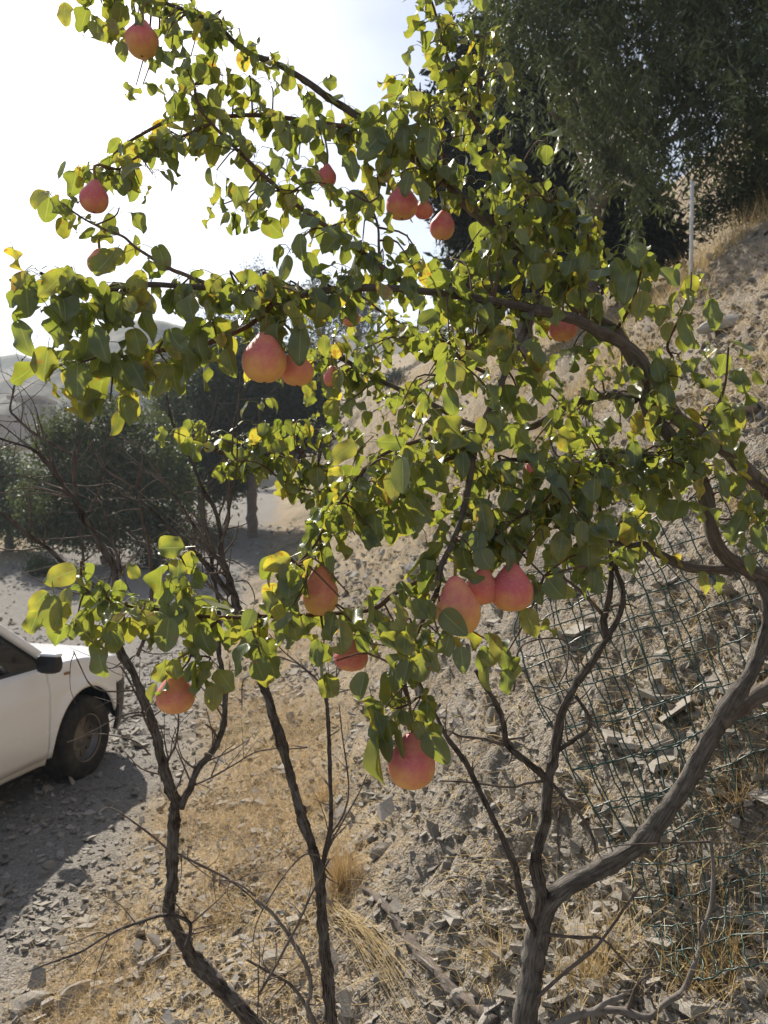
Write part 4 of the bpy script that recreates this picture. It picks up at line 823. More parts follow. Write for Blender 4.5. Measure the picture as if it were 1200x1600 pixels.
# dead, blackened shoots that rise from the pear's stump
DSH = [([(842, 1440, 1.85), (846, 1400, 1.845), (836, 1350, 1.84), (841, 1318, 1.84), (852, 1275, 1.83), (857, 1225, 1.82), (867, 1175, 1.81), (877, 1120, 1.8), (895, 1077, 1.79), (920, 1042, 1.78), (950, 993, 1.77)], .020, .0085),
 ([(948, 996, 1.77), (943, 967, 1.77), (953, 927, 1.76), (954, 867, 1.76), (943, 817, 1.75), (935, 790, 1.75)], .011, .004), ([(950, 994, 1.77), (969, 957, 1.77), (973, 920, 1.77), (962, 882, 1.77), (976, 830, 1.77)], .010, .004),
 ([(940, 958, 1.77), (907, 923, 1.76), (880, 903, 1.76), (862, 888, 1.76)], .006, .003), ([(852, 1216, 1.82), (832, 1197, 1.81), (810, 1180, 1.8), (790, 1162, 1.79), (787, 1135, 1.78), (775, 1100, 1.77), (757, 1072, 1.76), (742, 1047, 1.76)], .011, .005),
 ([(788, 1164, 1.79), (757, 1155, 1.78), (720, 1150, 1.77), (702, 1142, 1.77)], .005, .003), ([(842, 1470, 1.85), (826, 1435, 1.84), (815, 1400, 1.83), (805, 1355, 1.82), (792, 1325, 1.81), (775, 1287, 1.8), (760, 1257, 1.79), (745, 1225, 1.78), (730, 1195, 1.77), (712, 1170, 1.76), (697, 1150, 1.75), (682, 1120, 1.74), (665, 1087, 1.73), (652, 1062, 1.72)], .0105, .0045),
 ([(848, 1220, 1.82), (820, 1224, 1.8), (795, 1230, 1.79), (732, 1222, 1.78), (687, 1220, 1.77)], .005, .002), ([(868, 1176, 1.81), (902, 1150, 1.79), (918, 1140, 1.79), (920, 1120, 1.79), (900, 1087, 1.79)], .007, .003),
 ([(860, 1225, 1.82), (877, 1240, 1.8), (910, 1277, 1.78), (927, 1310, 1.77), (930, 1333, 1.77)], .006, .003), ([(875, 1260, 1.82), (872, 1300, 1.81), (874, 1340, 1.81)], .004, .003), ([(838, 1560, 1.84), (883, 1520, 1.8), (933, 1477, 1.78), (980, 1413, 1.77), (1000, 1387, 1.77)], .006, .003),
 ([(850, 1460, 1.83), (900, 1464, 1.8), (940, 1467, 1.78), (967, 1493, 1.77), (997, 1527, 1.76)], .005, .002), ([(802, 1080, 1.8), (815, 1010, 1.8), (880, 1000, 1.8), (886, 1040, 1.8), (870, 1075, 1.8)], .003, .002)]
def spikes(acc, C, R, g, n, l0, l1, off, up=.5):
    for k in range(n):
        j = int(g.integers(1, len(C) - 1)); a = C[j]; t = C[min(j + 1, len(C) - 1)] - C[j - 1]; t = t / (np.linalg.norm(t) + 1e-9)
        d = g.normal(size=3); d[1] *= .5; d -= t * d.dot(t) * .3; d[2] += up * .4; d /= np.linalg.norm(d); d = d * .8 + t * .5; ln = g.uniform(l0, l1)
        e = a + d * ln; m = (a + e) / 2 + g.normal(0, .10, 3) * ln
        r = min(R[j] * .5, .0032) ; add_tube(acc, catmull([a, m, e], 7) - off, np.linspace(r, r * .35, 7), 5, .15, k)
gd = np.random.default_rng(15)
for i, (pts, r0, r1) in enumerate(DSH):
    o, C, R = limb('dead_branch', pts, r0, r1, 'dead' if r0 > .006 else 'deadtwig', pear_tree, 12, .42, 200 + i, max(16, 9 * len(pts)))
    o['label'] = 'blackened dead shoot'
    acc = Acc(); spikes(acc, C, R, gd, max(3, len(C) // 9), .015, .09, OFF); link('dead_twig', acc.mesh('dead_twig', M['deadtwig']), o)['kind'] = 'stuff'

# pears
def pear_mesh(asp, tilt, g, r):
    h = 2 * r * asp; z = np.linspace(0, 1, 22)         # 0 bottom, 1 shoulder/top
    prof = np.sqrt(np.maximum(0, 1 - ((z - .40) / np.where(z < .40, .40, .62)) ** 2)) ; nk = g.uniform(.30, .52); prof = np.where(z > .55, prof * (1 - nk * (np.maximum(z - .55, 0) / .45) ** .9), prof)
    prof[0] = .0; prof[1] = max(prof[1] * .8, .2); prof[-1] = .04
    dip = np.where(z < .03, .03, 0)
    V, F = lathe(np.stack([prof * r, (z - .40 + dip * 1.2) * h], 1), 28)
    V[:, 0] += tilt * .35 * np.maximum(V[:, 2], 0) ** 2 / r; V *= 1 + .025 * g.normal(size=3)
    a = np.arctan2(V[:, 1], V[:, 0]); V[:, :2] *= (1 + .02 * np.sin(a * 2 + g.uniform(0, 6)) + .012 * np.sin(a * 3 + g.uniform(0, 6)))[:, None]
    return V, F, h
gq = np.random.default_rng(4)
for i, (px, py, hw, d, asp, tilt, lab) in enumerate(PEARS):
    c = P(px, py, d); r = hw * d / 1200
    V, F, h = pear_mesh(asp * 1.05, tilt, gq, r); top = V[-28:].mean(0); bot = V[:28].mean(0)
    root = empty('pear', tuple(c + [0, 0, h * .6 + .03])); tag(root, lab, 'pear', 'ripening pears on the tree'); off = np.array([0, 0, -(h * .6 + .03)])
    link('body', make_mesh('pear_body', V + off, F, M['pear'], True), root)
    w = c + top; j = np.argmin(np.linalg.norm(ALLPTS - (w + [0, .0, .05]), axis=1)); tgt = ALLPTS[j]; dist = np.linalg.norm(tgt - w)
    if dist > .14: tgt = w + (tgt - w) * .14 / dist + [0, 0, .01]
    C = catmull([top + [0, 0, -.004], top + [0, 0, min(.03, dist * .4)] , tgt - c], 10); acc = Acc(); add_tube(acc, C + off, np.linspace(.0032, .0024, 10), 6, .1, i)
    link('stem', acc.mesh('stem', M['stem']), root)
    acc = Acc()
    for k in range(6):
        a = k * 1.047 + .3; e = np.array([math.cos(a), math.sin(a), 0]) * r * .13
        sd = np.array([-math.sin(a), math.cos(a), 0]) * r * .05; b0 = bot + [0, 0, .001]
        acc.add(np.array([b0 + sd, b0 - sd, b0 + e + [0, 0, -.0035]]) + off, [[0, 1, 2]])
    link('calyx', acc.mesh('calyx', M['calyx'], False), root)

# ------------------------------------------------------------------ dead shrubs in front of the track
def shrub(name, lab, base, trunkpts, tr, brs, seed, mat='dead'):
    root = empty(name, tuple(P(*base))); tag(root, lab, 'dead shrub', 'dead shrubs'); off = np.array(root.location); g = np.random.default_rng(seed)
    o, C, R = limb('trunk', trunkpts, tr[0], tr[1], mat, root, 16, .42, seed, 150, None, off)
    acc = Acc(); spikes(acc, C, R, g, 46, .006, .026, off); link('bark_flakes', acc.mesh('bark_flakes', M['dead']), root)['kind'] = 'stuff'
    for i, (pts, r0, r1) in enumerate(brs):
        nm = 'branch' if r0 > .004 else 'twig'
        o, C, R = limb(nm, pts, r0, r1, mat if r0 > .007 else 'deadtwig', root, 9 if r0 > .005 else 6, .36, seed * 31 + i, max(12, 8 * len(pts)), None, off)
        if nm == 'branch':
            hi_ = np.mean([p[1] for p in pts]) < 960
            acc = Acc(); spikes(acc, C, R, g, max(5, len(C) // (3 if hi_ else 4)), .02, .24 if hi_ else .19, off); link('twigs', acc.mesh('twigs', M['deadtwig']), o)['kind'] = 'stuff'
    return root
def dd(pts, d0, d1): return [(a, b, d0 + (d1 - d0) * i / max(1, len(pts) - 1)) for i, (a, b) in enumerate(pts)]
shrub('dead_shrub', 'forked dead shrub with a charred trunk at left, in front of the white car', (405, 1600, 2.52),
 dd([(430, 1640), (405, 1610), (350, 1550), (305, 1500), (282, 1462), (264, 1428), (268, 1370), (271, 1310), (272, 1270), (278, 1248)], 2.54, 2.36), (.029, .0195), [
 (dd([(277, 1262), (262, 1222), (252, 1190), (245, 1155), (234, 1117), (220, 1082), (204, 1045), (190, 1020), (183, 985), (182, 940), (180, 897), (172, 875), (150, 837), (130, 805), (117, 780)], 2.36, 2.2), .019, .009),
 (dd([(118, 782), (100, 762), (87, 742), (65, 715), (45, 700), (0, 685), (-40, 670)], 2.2, 2.1), .008, .003), (dd([(118, 775), (116, 745), (115, 717), (105, 705), (75, 690), (50, 675), (25, 652), (16, 640), (20, 615), (27, 587), (35, 560)], 2.2, 2.2), .007, .002),
 (dd([(105, 768), (75, 757), (35, 744), (0, 745), (-20, 748)], 2.2, 2.1), .004, .002), (dd([(108, 778), (80, 772), (50, 771), (17, 780)], 2.2, 2.25), .0035, .0015), (dd([(100, 757), (140, 760), (175, 757), (205, 775), (235, 800)], 2.2, 2.25), .004, .002), (dd([(95, 750), (75, 720), (30, 685), (0, 663), (-20, 655)], 2.2, 2.15), .0045, .002),
 (dd([(183, 955), (140, 910), (110, 890), (75, 857), (50, 840), (25, 820), (0, 800), (-30, 785)], 2.25, 2.1), .009, .006), (dd([(130, 905), (131, 880), (126, 830), (127, 800)], 2.2, 2.2), .005, .002), (dd([(190, 900), (185, 875), (172, 830), (160, 790), (150, 775), (155, 735)], 2.2, 2.25), .006, .002),
 (dd([(215, 1025), (232, 975), (237, 920), (235, 875), (230, 840), (222, 805), (217, 765), (215, 750)], 2.3, 2.25), .007, .004), (dd([(216, 752), (222, 720), (220, 690), (225, 665)], 2.25, 2.25), .0035, .001), (dd([(217, 765), (190, 750), (162, 732), (150, 710), (142, 705), (143, 690)], 2.25, 2.2), .0045, .0015),
 (dd([(218, 770), (240, 752), (262, 745)], 2.25, 2.2), .003, .001), (dd([(205, 770), (180, 810), (172, 830)], 2.25, 2.25), .002, .001),
 (dd([(283, 1262), (297, 1230), (310, 1200), (327, 1180), (342, 1155), (350, 1120), (352, 1090), (347, 1045), (342, 1020), (343, 972), (340, 935), (332, 890), (330, 860)], 2.36, 2.3), .014, .006),
 (dd([(262, 1190), (275, 1160), (279, 1125), (277, 1100)], 2.35, 2.3), .005, .003), (dd([(245, 1160), (225, 1120), (220, 1100), (200, 1060), (188, 1040)], 2.34, 2.3), .006, .003), (dd([(230, 1115), (215, 1113), (185, 1120), (150, 1140), (132, 1148)], 2.33, 2.2), .0035, .0018), (dd([(235, 1180), (215, 1160), (180, 1150), (145, 1147), (105, 1160)], 2.33, 2.2), .0035, .0018),
 (dd([(209, 1079), (165, 1080), (140, 1068), (125, 1040), (115, 1017)], 2.3, 2.2), .004, .002), (dd([(116, 1020), (110, 1040), (110, 1075), (118, 1100)], 2.2, 2.2), .002, .001), (dd([(300, 1228), (330, 1215), (365, 1195), (400, 1175), (440, 1168)], 2.36, 2.35), .0045, .002), (dd([(330, 1212), (345, 1180), (367, 1162)], 2.36, 2.35), .003, .0015),
 (dd([(262, 1327), (230, 1300), (195, 1275), (170, 1262), (155, 1270)], 2.37, 2.3), .004, .002), (dd([(193, 1275), (190, 1262), (165, 1248)], 2.32, 2.3), .002, .001), (dd([(277, 1334), (310, 1350), (350, 1370), (385, 1395), (410, 1420)], 2.37, 2.4), .0045, .003),
 (dd([(290, 1480), (298, 1455), (292, 1438), (260, 1430), (220, 1440), (170, 1460), (125, 1488), (80, 1504), (45, 1518)], 2.4, 2.35), .008, .003), (dd([(172, 1460), (150, 1458), (110, 1475), (72, 1482)], 2.37, 2.35), .003, .0015)], 61)
shrub('dead_shrub', 'tall dead shrub with a slim black stem at bottom centre', (517, 1600, 2.40),
 dd([(522, 1640), (517, 1605), (512, 1540), (505, 1450), (500, 1372), (488, 1325), (470, 1270), (455, 1220), (440, 1165), (425, 1110), (410, 1062), (392, 1005), (372, 955), (364, 925)], 2.42, 2.26), (.0215, .013), [
 (dd([(365, 928), (355, 895), (346, 865), (345, 840), (335, 795), (317, 765), (300, 722), (280, 685), (266, 650), (260, 617)], 2.26, 2.2), .011, .003), (dd([(360, 930), (320, 880), (290, 850), (262, 822), (230, 790), (200, 778), (150, 763)], 2.26, 2.2), .010, .003), (dd([(372, 960), (330, 917), (297, 882), (275, 868)], 2.27, 2.22), .007, .003),
 (dd([(354, 892), (330, 857), (305, 825), (285, 795), (262, 760), (240, 732), (215, 697), (187, 682)], 2.25, 2.2), .007, .002), (dd([(347, 848), (357, 810), (357, 780), (362, 715), (365, 665), (372, 630), (376, 580)], 2.24, 2.2), .006, .002), (dd([(338, 870), (330, 850), (320, 810), (315, 765)], 2.24, 2.22), .005, .003), (dd([(350, 820), (362, 780), (370, 720), (371, 660), (375, 610)], 2.25, 2.2), .004, .0015),
 (dd([(317, 767), (340, 737), (352, 705)], 2.23, 2.2), .003, .0015), (dd([(302, 724), (320, 695), (327, 667), (335, 640), (342, 595)], 2.22, 2.2), .004, .0015), (dd([(335, 795), (350, 785), (357, 770)], 2.24, 2.2), .003, .001), (dd([(368, 908), (385, 908), (396, 925), (399, 945)], 2.26, 2.26), .003, .0015), (dd([(300, 800), (320, 830), (340, 850)], 2.24, 2.24), .004, .002),
 (dd([(503, 1362), (508, 1335), (517, 1283), (515, 1200), (512, 1110), (508, 1085)], 2.39, 2.35), .010, .006), (dd([(512, 1088), (495, 1062), (470, 1040), (440, 1015), (420, 990)], 2.35, 2.32), .005, .002), (dd([(512, 1310), (535, 1275), (545, 1230), (535, 1150), (530, 1100)], 2.38, 2.35), .005, .002), (dd([(508, 1330), (535, 1285), (560, 1240), (573, 1210)], 2.38, 2.33), .004, .002),
 (dd([(410, 1045), (425, 1025), (460, 1035), (478, 1045)], 2.3, 2.3), .004, .002), (dd([(425, 1110), (400, 1060), (380, 1065), (378, 1110)], 2.3, 2.3), .0028, .0015), (dd([(452, 1170), (480, 1168), (455, 1165)], 2.35, 2.35), .0025, .0015)], 62)
shrub('dead_shrub', 'low bare grey shrub leaning left of the slim black stem', (492, 1600, 2.34),
 dd([(500, 1640), (492, 1600), (480, 1572), (486, 1548), (480, 1512), (460, 1475), (430, 1432), (400, 1405)], 2.36, 2.3), (.011, .005), [
 (dd([(482, 1575), (455, 1540), (425, 1522), (400, 1508), (385, 1500)], 2.35, 2.3), .0065, .004), (dd([(405, 1552), (425, 1520), (445, 1482), (462, 1450), (487, 1397), (515, 1342)], 2.31, 2.28), .0052, .0036), (dd([(500, 1337), (477, 1335), (450, 1360), (420, 1405), (402, 1440), (395, 1470)], 2.3, 2.32), .004, .002), (dd([(400, 1400), (370, 1380), (340, 1375), (333, 1385)], 2.3, 2.3), .0035, .0015), (dd([(403, 1510), (404, 1550), (402, 1590)], 2.3, 2.3), .003, .002)], 63, 'grey')
b = empty('dead_branch', tuple(P(927, 1580, 1.74))); tag(b, 'weathered grey branch lying and rising at the bottom right corner', 'branch'); boff = np.array(b.location)
o, C, R = limb('stem', [(x_, y_, min(d_, ground_hit(x_, y_)[1] - .012)) for x_, y_, d_ in [(850, 1612, 1.80), (870, 1600, 1.78), (927, 1580, 1.76), (973, 1580, 1.74), (1013, 1590, 1.73), (1040, 1567, 1.73), (1067, 1550, 1.74), (1080, 1520, 1.75), (1093, 1487, 1.76), (1097, 1453, 1.77), (1110, 1420, 1.78), (1115, 1367, 1.79), (1110, 1310, 1.8)]], .011, .0045, 'grey', b, 10, .3, 91, 90, None, boff)
limb('twig', [(927, 1580, 1.76), (950, 1565, 1.74), (975, 1555, 1.73)], .009, .006, 'grey', b, 7, .3, 92, None, None, boff)
limb('twig', [(980, 1580, 1.74), (995, 1540, 1.74), (1020, 1518, 1.74)], .005, .002, 'deadtwig', b, 7, .3, 93, None, None, boff)
limb('twig', [(1112, 1315, 1.8), (1030, 1318, 1.78), (960, 1322, 1.77), (925, 1335, 1.77)], .0035, .0015, 'deadtwig', b, 6, .2, 94, None, None, boff)
acc = Acc(); spikes(acc, C, R, gd, 14, .02, .09, boff); link('twigs', acc.mesh('twigs', M['deadtwig']), b)['kind'] = 'stuff'

# ------------------------------------------------------------------ green wire mesh, sagging over the bank
fence = empty('wire_fence', tuple(P(965, 1320, 2.12))); tag(fence, 'sagging dark green welded wire mesh hung over the bank at right', 'fence'); foff = np.array(fence.location)
KU = np.linspace(0, 1, 5); KV = np.linspace(0, 1, 6)
CPX = np.array([  # rows: from the top edge down; columns: left to right  (px, py, depth)
 [(806, 912, 2.50), (900, 868, 2.46), (1010, 815, 2.38), (1130, 762, 2.28), (1270, 700, 2.20)],
 [(806, 985, 2.44), (930, 930, 2.40), (1050, 890, 2.32), (1175, 845, 2.22), (1320, 790, 2.12)],
 [(820, 1050, 2.36), (950, 1010, 2.32), (1085, 970, 2.24), (1215, 930, 2.14), (1360, 880, 2.05)],
 [(862, 1135, 2.28), (985, 1105, 2.24), (1120, 1060, 2.15), (1250, 1020, 2.05), (1400, 970, 1.98)],
 [(908, 1225, 2.20), (1020, 1200, 2.15), (1150, 1150, 2.06), (1290, 1110, 1.97), (1440, 1060, 1.9)],
 [(962, 1325, 2.10), (1050, 1300, 2.06), (1180, 1250, 1.98), (1320, 1200, 1.9), (1480, 1150, 1.84)]], float)
def bil(G, ku, kv, u, v):
    def ax(k, t): i = np.clip(np.searchsorted(k, t) - 1, 0, len(k) - 2); f = (t - k[i]) / (k[i + 1] - k[i]); return i, f
    i, f = ax(kv, v); j, h = ax(ku, u); f = f[:, None]; h = h[:, None]
    return (G[i, j] * (1 - f) * (1 - h) + G[i + 1, j] * f * (1 - h) + G[i, j + 1] * (1 - f) * h + G[i + 1, j + 1] * f * h)
def net(G, nu, nv, seed, rad=.0023, jit=.006):
    ku = np.linspace(0, 1, G.shape[1]); kv = np.linspace(0, 1, G.shape[0]); g = np.random.default_rng(seed)
    W = np.array([[P(c[0], c[1], min(c[2], ground_hit(c[0], c[1])[1] - .05)) for c in row] for row in G])
    def pos(u, v):
        p = bil(W, ku, kv, u, v); n = np.stack([vnoise(u * 9 + k * 31, v * 9, seed + k) for k in range(3)], 1) * jit * 3 + np.stack([vnoise(u * 30 + k * 31, v * 30, seed + 9 + k) for k in range(3)], 1) * jit
        return p + n
    for k in range(nu):
        u = np.full(40, k / (nu - 1)) ; v = np.linspace(-.01, 1.01, 40).clip(0, 1); C = pos(u, v)
        acc = Acc(); add_tube(acc, C - foff, rad, 5); link('wire', acc.mesh('wire', M['wire']), fence)
    for k in range(nv):
        v = np.full(48, k / (nv - 1)); u = np.linspace(0, 1, 48); C = pos(u, v) + np.array([0, -.0022, .0])
        acc = Acc(); add_tube(acc, C - foff, rad, 5); link('wire', acc.mesh('wire', M['wire']), fence)
net(CPX, 16, 9, 3)
G2 = CPX[:, :4].copy(); G2[:, :, 0] += np.array([6, 14, 10, 4])[None]; G2[:, :, 1] += 16; G2[:, :, 2] += .05
net(G2[:, :3], 10, 8, 7)
G3 = np.array([[(985, 1352, 2.04), (1060, 1352, 1.98), (1130, 1335, 1.93), (1260, 1300, 1.86)], [(992, 1400, 2.0), (1060, 1402, 1.94), (1150, 1372, 1.9), (1270, 1365, 1.84)], [(1000, 1445, 1.98), (1060, 1446, 1.92), (1150, 1430, 1.88), (1280, 1425, 1.83)], [(1030, 1490, 1.96), (1075, 1488, 1.9), (1150, 1465, 1.86), (1290, 1460, 1.82)], [(1040, 1520, 1.94), (1085, 1528, 1.88), (1160, 1512, 1.85), (1290, 1505, 1.82)]], float)
net(G3, 11, 5, 13, .0021, .005)

# ------------------------------------------------------------------ white car on the track
def build_car():
    root = empty('parked_car', (0, 0, 0)); tag(root, 'dusty white car parked on the gravel track, front end showing at left', 'car')
    HW = .82
    def zb(x):
        z = np.full_like(x, .30)
        for cx in (0.0, -2.58):
            q = .415 ** 2 - (x - cx) ** 2; z = np.maximum(z, np.where(q > 0, .335 + np.sqrt(np.maximum(q, 0)), .30))
        return np.where(x > .405, .70, z)
    def zt(x): return np.interp(x, [-3.5, -3.2, -.6, -.35, 0, .45, .70, .84], [.98, 1.0, 1.0, 1.0, .985, .93, .86, .72])
    def inset(x): return .30 * np.clip((x - .38) / .48, 0, 1) ** 2.3 + .12 * np.clip((-2.9 - x) / .6, 0, 1) ** 2
    def side(x0, x1, name, mat, sgn, z0=None, z1=None, proud=0., parent=root, nz_=14):
        nxs = max(8, int((x1 - x0) / .02)); xs = np.linspace(x0, x1, nxs)
        lo = zb(xs) if z0 is None else np.full(nxs, z0); hi = zt(xs) if z1 is None else np.full(nxs, z1)
        f = np.linspace(0, 1, nz_); Zz = lo[:, None] + (hi - lo)[:, None] * f[None]
        yy = HW - inset(xs)[:, None] - .05 * np.abs((Zz - .62) / .38) ** 2.2 + .012 * np.exp(-((Zz - .80) / .035) ** 2) + proud
        flare = .02 * np.exp(-((np.hypot(xs[:, None], Zz - .335) - .44) / .035) ** 2); yy = yy + flare
        V = np.stack([np.repeat(xs[:, None], nz_, 1), sgn * yy, Zz], -1)
        Vi = V.copy(); Vi[..., 1] -= sgn * .018; n = nxs * nz_
        I = np.arange(nxs - 1)[:, None] * nz_ + np.arange(nz_ - 1)[None]
        F = np.stack([I, I + nz_, I + nz_ + 1, I + 1], -1).reshape(-1, 4)
        if sgn > 0: F = F[:, ::-1]
        # rim between outer skin and inner skin so that panel gaps and the arch have an edge
        loop = np.concatenate([np.arange(nxs) * nz_, (nxs - 1) * nz_ + np.arange(1, nz_), (np.arange(nxs - 1)[::-1]) * nz_ + nz_ - 1, np.arange(1, nz_ - 1)[::-1]])
        nx2 = np.roll(loop, -1); R_ = np.stack([loop, loop + n, nx2 + n, nx2], -1)
        return link(name, make_mesh(name, np.vstack([V.reshape(-1, 3), Vi.reshape(-1, 3)]), np.vstack([F, R_]), M[mat], True), parent)
    for sgn in (-1, 1):
        side(-.462, .70, 'front_fender', 'paint', sgn)
        dr = side(-1.52, -.47, 'door', 'paint', sgn)
        V, F = bevel_box((-1.36, sgn * (HW - .005), .86), (.18, .035, .035), .5); link('handle', make_mesh('handle', V, F, M['black']), dr)
        side(-3.40, -1.528, 'rear_panel', 'paint', sgn)
        side(-2.1, -.44, 'sill', 'paint', sgn, .24, .31, -.035, root, 4)
        side(.412, .86, 'bumper_corner', 'black', sgn, .30, .692, .012)
        side(.60, .835, 'headlight', 'glass', sgn, .68, .82, .006)
        V, F = bevel_box((-.24, sgn * (HW - .02), .905), (.07, .02, .022), .4); link('side_marker', make_mesh('side_marker', V, F, M['lamp']), root)
        V, F = bevel_box((-.66, sgn * (HW + .13), 1.06), (.10, .19, .14), .45); mi = link('wing_mirror', make_mesh('wing_mirror', V, F, M['black']), root)
        V, F = bevel_box((-.655, sgn * (HW + .14), 1.125), (.09, .165, .035), .6); link('mirror_cap', make_mesh('mirror_cap', V, F, M['paint']), mi)
    # bonnet
    xs = np.linspace(-.42, .84, 40); ys = np.linspace(-1, 1, 31); hw = HW - inset(xs) - .055
    V = np.stack([np.repeat(xs[:, None], 31, 1), ys[None] * hw[:, None], zt(xs)[:, None] + .075 * (1 - np.abs(ys)[None] ** 3.2) * (1 - .25 * sstep(.4, .84, xs)[:, None]) + .012 * np.exp(-((np.abs(ys)[None] - .62) / .08) ** 2)], -1)
    I = np.arange(39)[:, None] * 31 + np.arange(30)[None]; F = np.stack([I, I + 31, I + 32, I + 1], -1).reshape(-1, 4)
    link('bonnet', make_mesh('bonnet', V.reshape(-1, 3), F, M['paint']), root)
    # front face and bumper
    V, F = bevel_box((.80, 0, .46), (.22, 1.10, .42), .35); link('front_bumper', make_mesh('front_bumper', V, F, M['black']), root)
    V, F = bevel_box((.78, 0, .74), (.12, .95, .20), .3); link('grille', make_mesh('grille', V, F, M['black']), root)
    # cabin
    A = np.array([[-.40, .74, 1.0], [-1.05, .60, 1.50], [-2.75, .58, 1.50], [-3.30, .74, 1.0]])
    acc = Acc(); V = []
    for sgn in (-1, 1): V += [a * [1, sgn, 1] for a in A]
    V = np.array(V) + [0, 0, -.005]
    link('window_glass', make_mesh('window_glass', V * [1, .985, 1], [np.array([[0, 1, 2, 3], [7, 6, 5, 4], [0, 4, 5, 1], [2, 6, 7, 3]])], M['glass'], False), root)
    rx = np.linspace(-1.03, -2.77, 24); ry = np.linspace(-1, 1, 17)
    V = np.stack([np.repeat(rx[:, None], 17, 1), np.repeat(ry[None] * .615, 24, 0), 1.505 + .05 * (1 - ry[None] ** 4) * (1 - ((rx[:, None] + 1.9) / 1.1) ** 4)], -1)
    I = np.arange(23)[:, None] * 17 + np.arange(16)[None]; F = np.stack([I, I + 1, I + 18, I + 17], -1).reshape(-1, 4)
    link('roof', make_mesh('roof', V.reshape(-1, 3), F, M['paint']), root)
    def pillar(a, e, r, nm='pillar', mat='paint'):
        acc = Acc(); add_tube(acc, catmull([a, (np.array(a) + e) / 2, e], 8), r, 8); link(nm, acc.mesh(nm, M[mat]), root)
    for sgn in (-1, 1):
        y = lambda p: np.array([p[0], sgn * p[1], p[2]])
        pillar(y([-.36, .755, .995]), y([-1.06, .605, 1.50]), .035); pillar(y([-1.04, .607, 1.505]), y([-2.77, .587, 1.505]), .032); pillar(y([-1.50, .735, 1.0]), y([-1.56, .60, 1.50]), .035, 'pillar', 'black'); pillar(y([-2.74, .587, 1.50]), y([-3.30, .745, 1.0]), .045)
        pillar(y([-.40, .757, .998]), y([-3.3, .757, .998]), .016, 'window_seal', 'black')
    for k, (a, e) in enumerate((((-.33, -.58, 1.055), (-.42, -.02, 1.09)), ((-.30, .05, 1.075), (-.40, .55, 1.08)))):
        pillar(np.array(a), np.array(e), .008, 'wiper', 'black')
    V, F = box((-.36, 0, 1.02), (.12, 1.36, .03)); link('cowl', make_mesh('cowl', V, F, M['black'], False), root)
    # closed dark body inside the skins
    acc = Acc()
    for c_, s_ in (((-1.25, 0, .68), (1.58, 1.52, .58)), ((0, 0, .62), (.9, .96, .50)), ((-2.58, 0, .62), (1.0, .96, .5)), ((-3.2, 0, .66), (.3, 1.4, .6)), ((.55, 0, .62), (.2, 1.1, .4))):
        V, F = box(c_, s_); acc.add(V, F)
    link('underbody', acc.mesh('underbody', M['liner'], False), root)
    # wheels
    for cx in (0, -2.58):
        for sgn in (-1, 1):
            w = empty('wheel', (cx, sgn * .70, .335)); w.parent = root; w.rotation_euler = (math.pi / 2 * (1 if sgn < 0 else -1), 0, 0)
            prof = [(.175, -.11), (.195, -.128), (.285, -.132), (.318, -.118), (.333, -.09), (.337, 0), (.333, .09), (.318, .118), (.285, .132), (.195, .128), (.175, .11)]
            V, F = lathe(prof, 72); a = np.arctan2(V[:, 1], V[:, 0]); r = np.hypot(V[:, 0], V[:, 1])
            V[:, :2] *= (1 - .018 * ((r > .32) & (np.round((a + 4) / (2 * math.pi / 72)).astype(int) % 2 == 0)))[:, None]
            ty = link('tyre', make_mesh('tyre', V, F, M['rubber'], True), w)
            V, F = lathe([(.196, .122), (.188, .126), (.178, .11), (.170, .06), (.155, .05)], 48); rim = link('rim', make_mesh('rim', V, F, M['steel']), w)
            V, F = lathe([(.0, .075), (.04, .075), (.06, .065), (.085, .055), (.10, .05)], 36); link('hub', make_mesh('hub', V, F, M['steel']), rim)
            for k in range(10):
                an = k * math.pi / 5; R_ = np.array([[math.cos(an), -math.sin(an), 0], [math.sin(an), math.cos(an), 0], [0, 0, 1]])
                V, F = box((0, 0, 0), (.085, .06, .012)); V[:, 1] *= np.where(V[:, 0] > 0, 1.35, .9); link('spoke', make_mesh('spoke', (V + [.125, 0, .05]) @ R_.T, F, M['steel'], False), rim)
            V, F = lathe([(.0, -.02), (.19, -.02), (.19, .02)], 32); link('dark_backing', make_mesh('dark_backing', V, F, M['liner']), w)  # near-black backing disc paints the shade seen between the spokes
    return root
car = build_car()
CAR_A = math.radians(77.0); wc = np.array([-2.46, 6.30]); side_n = np.array([math.sin(CAR_A), -math.cos(CAR_A)])
org = wc - side_n * .78
car.location = (org[0], org[1], float(gz(wc[0], wc[1], False)) - .015); car.rotation_euler = (0, 0, CAR_A)

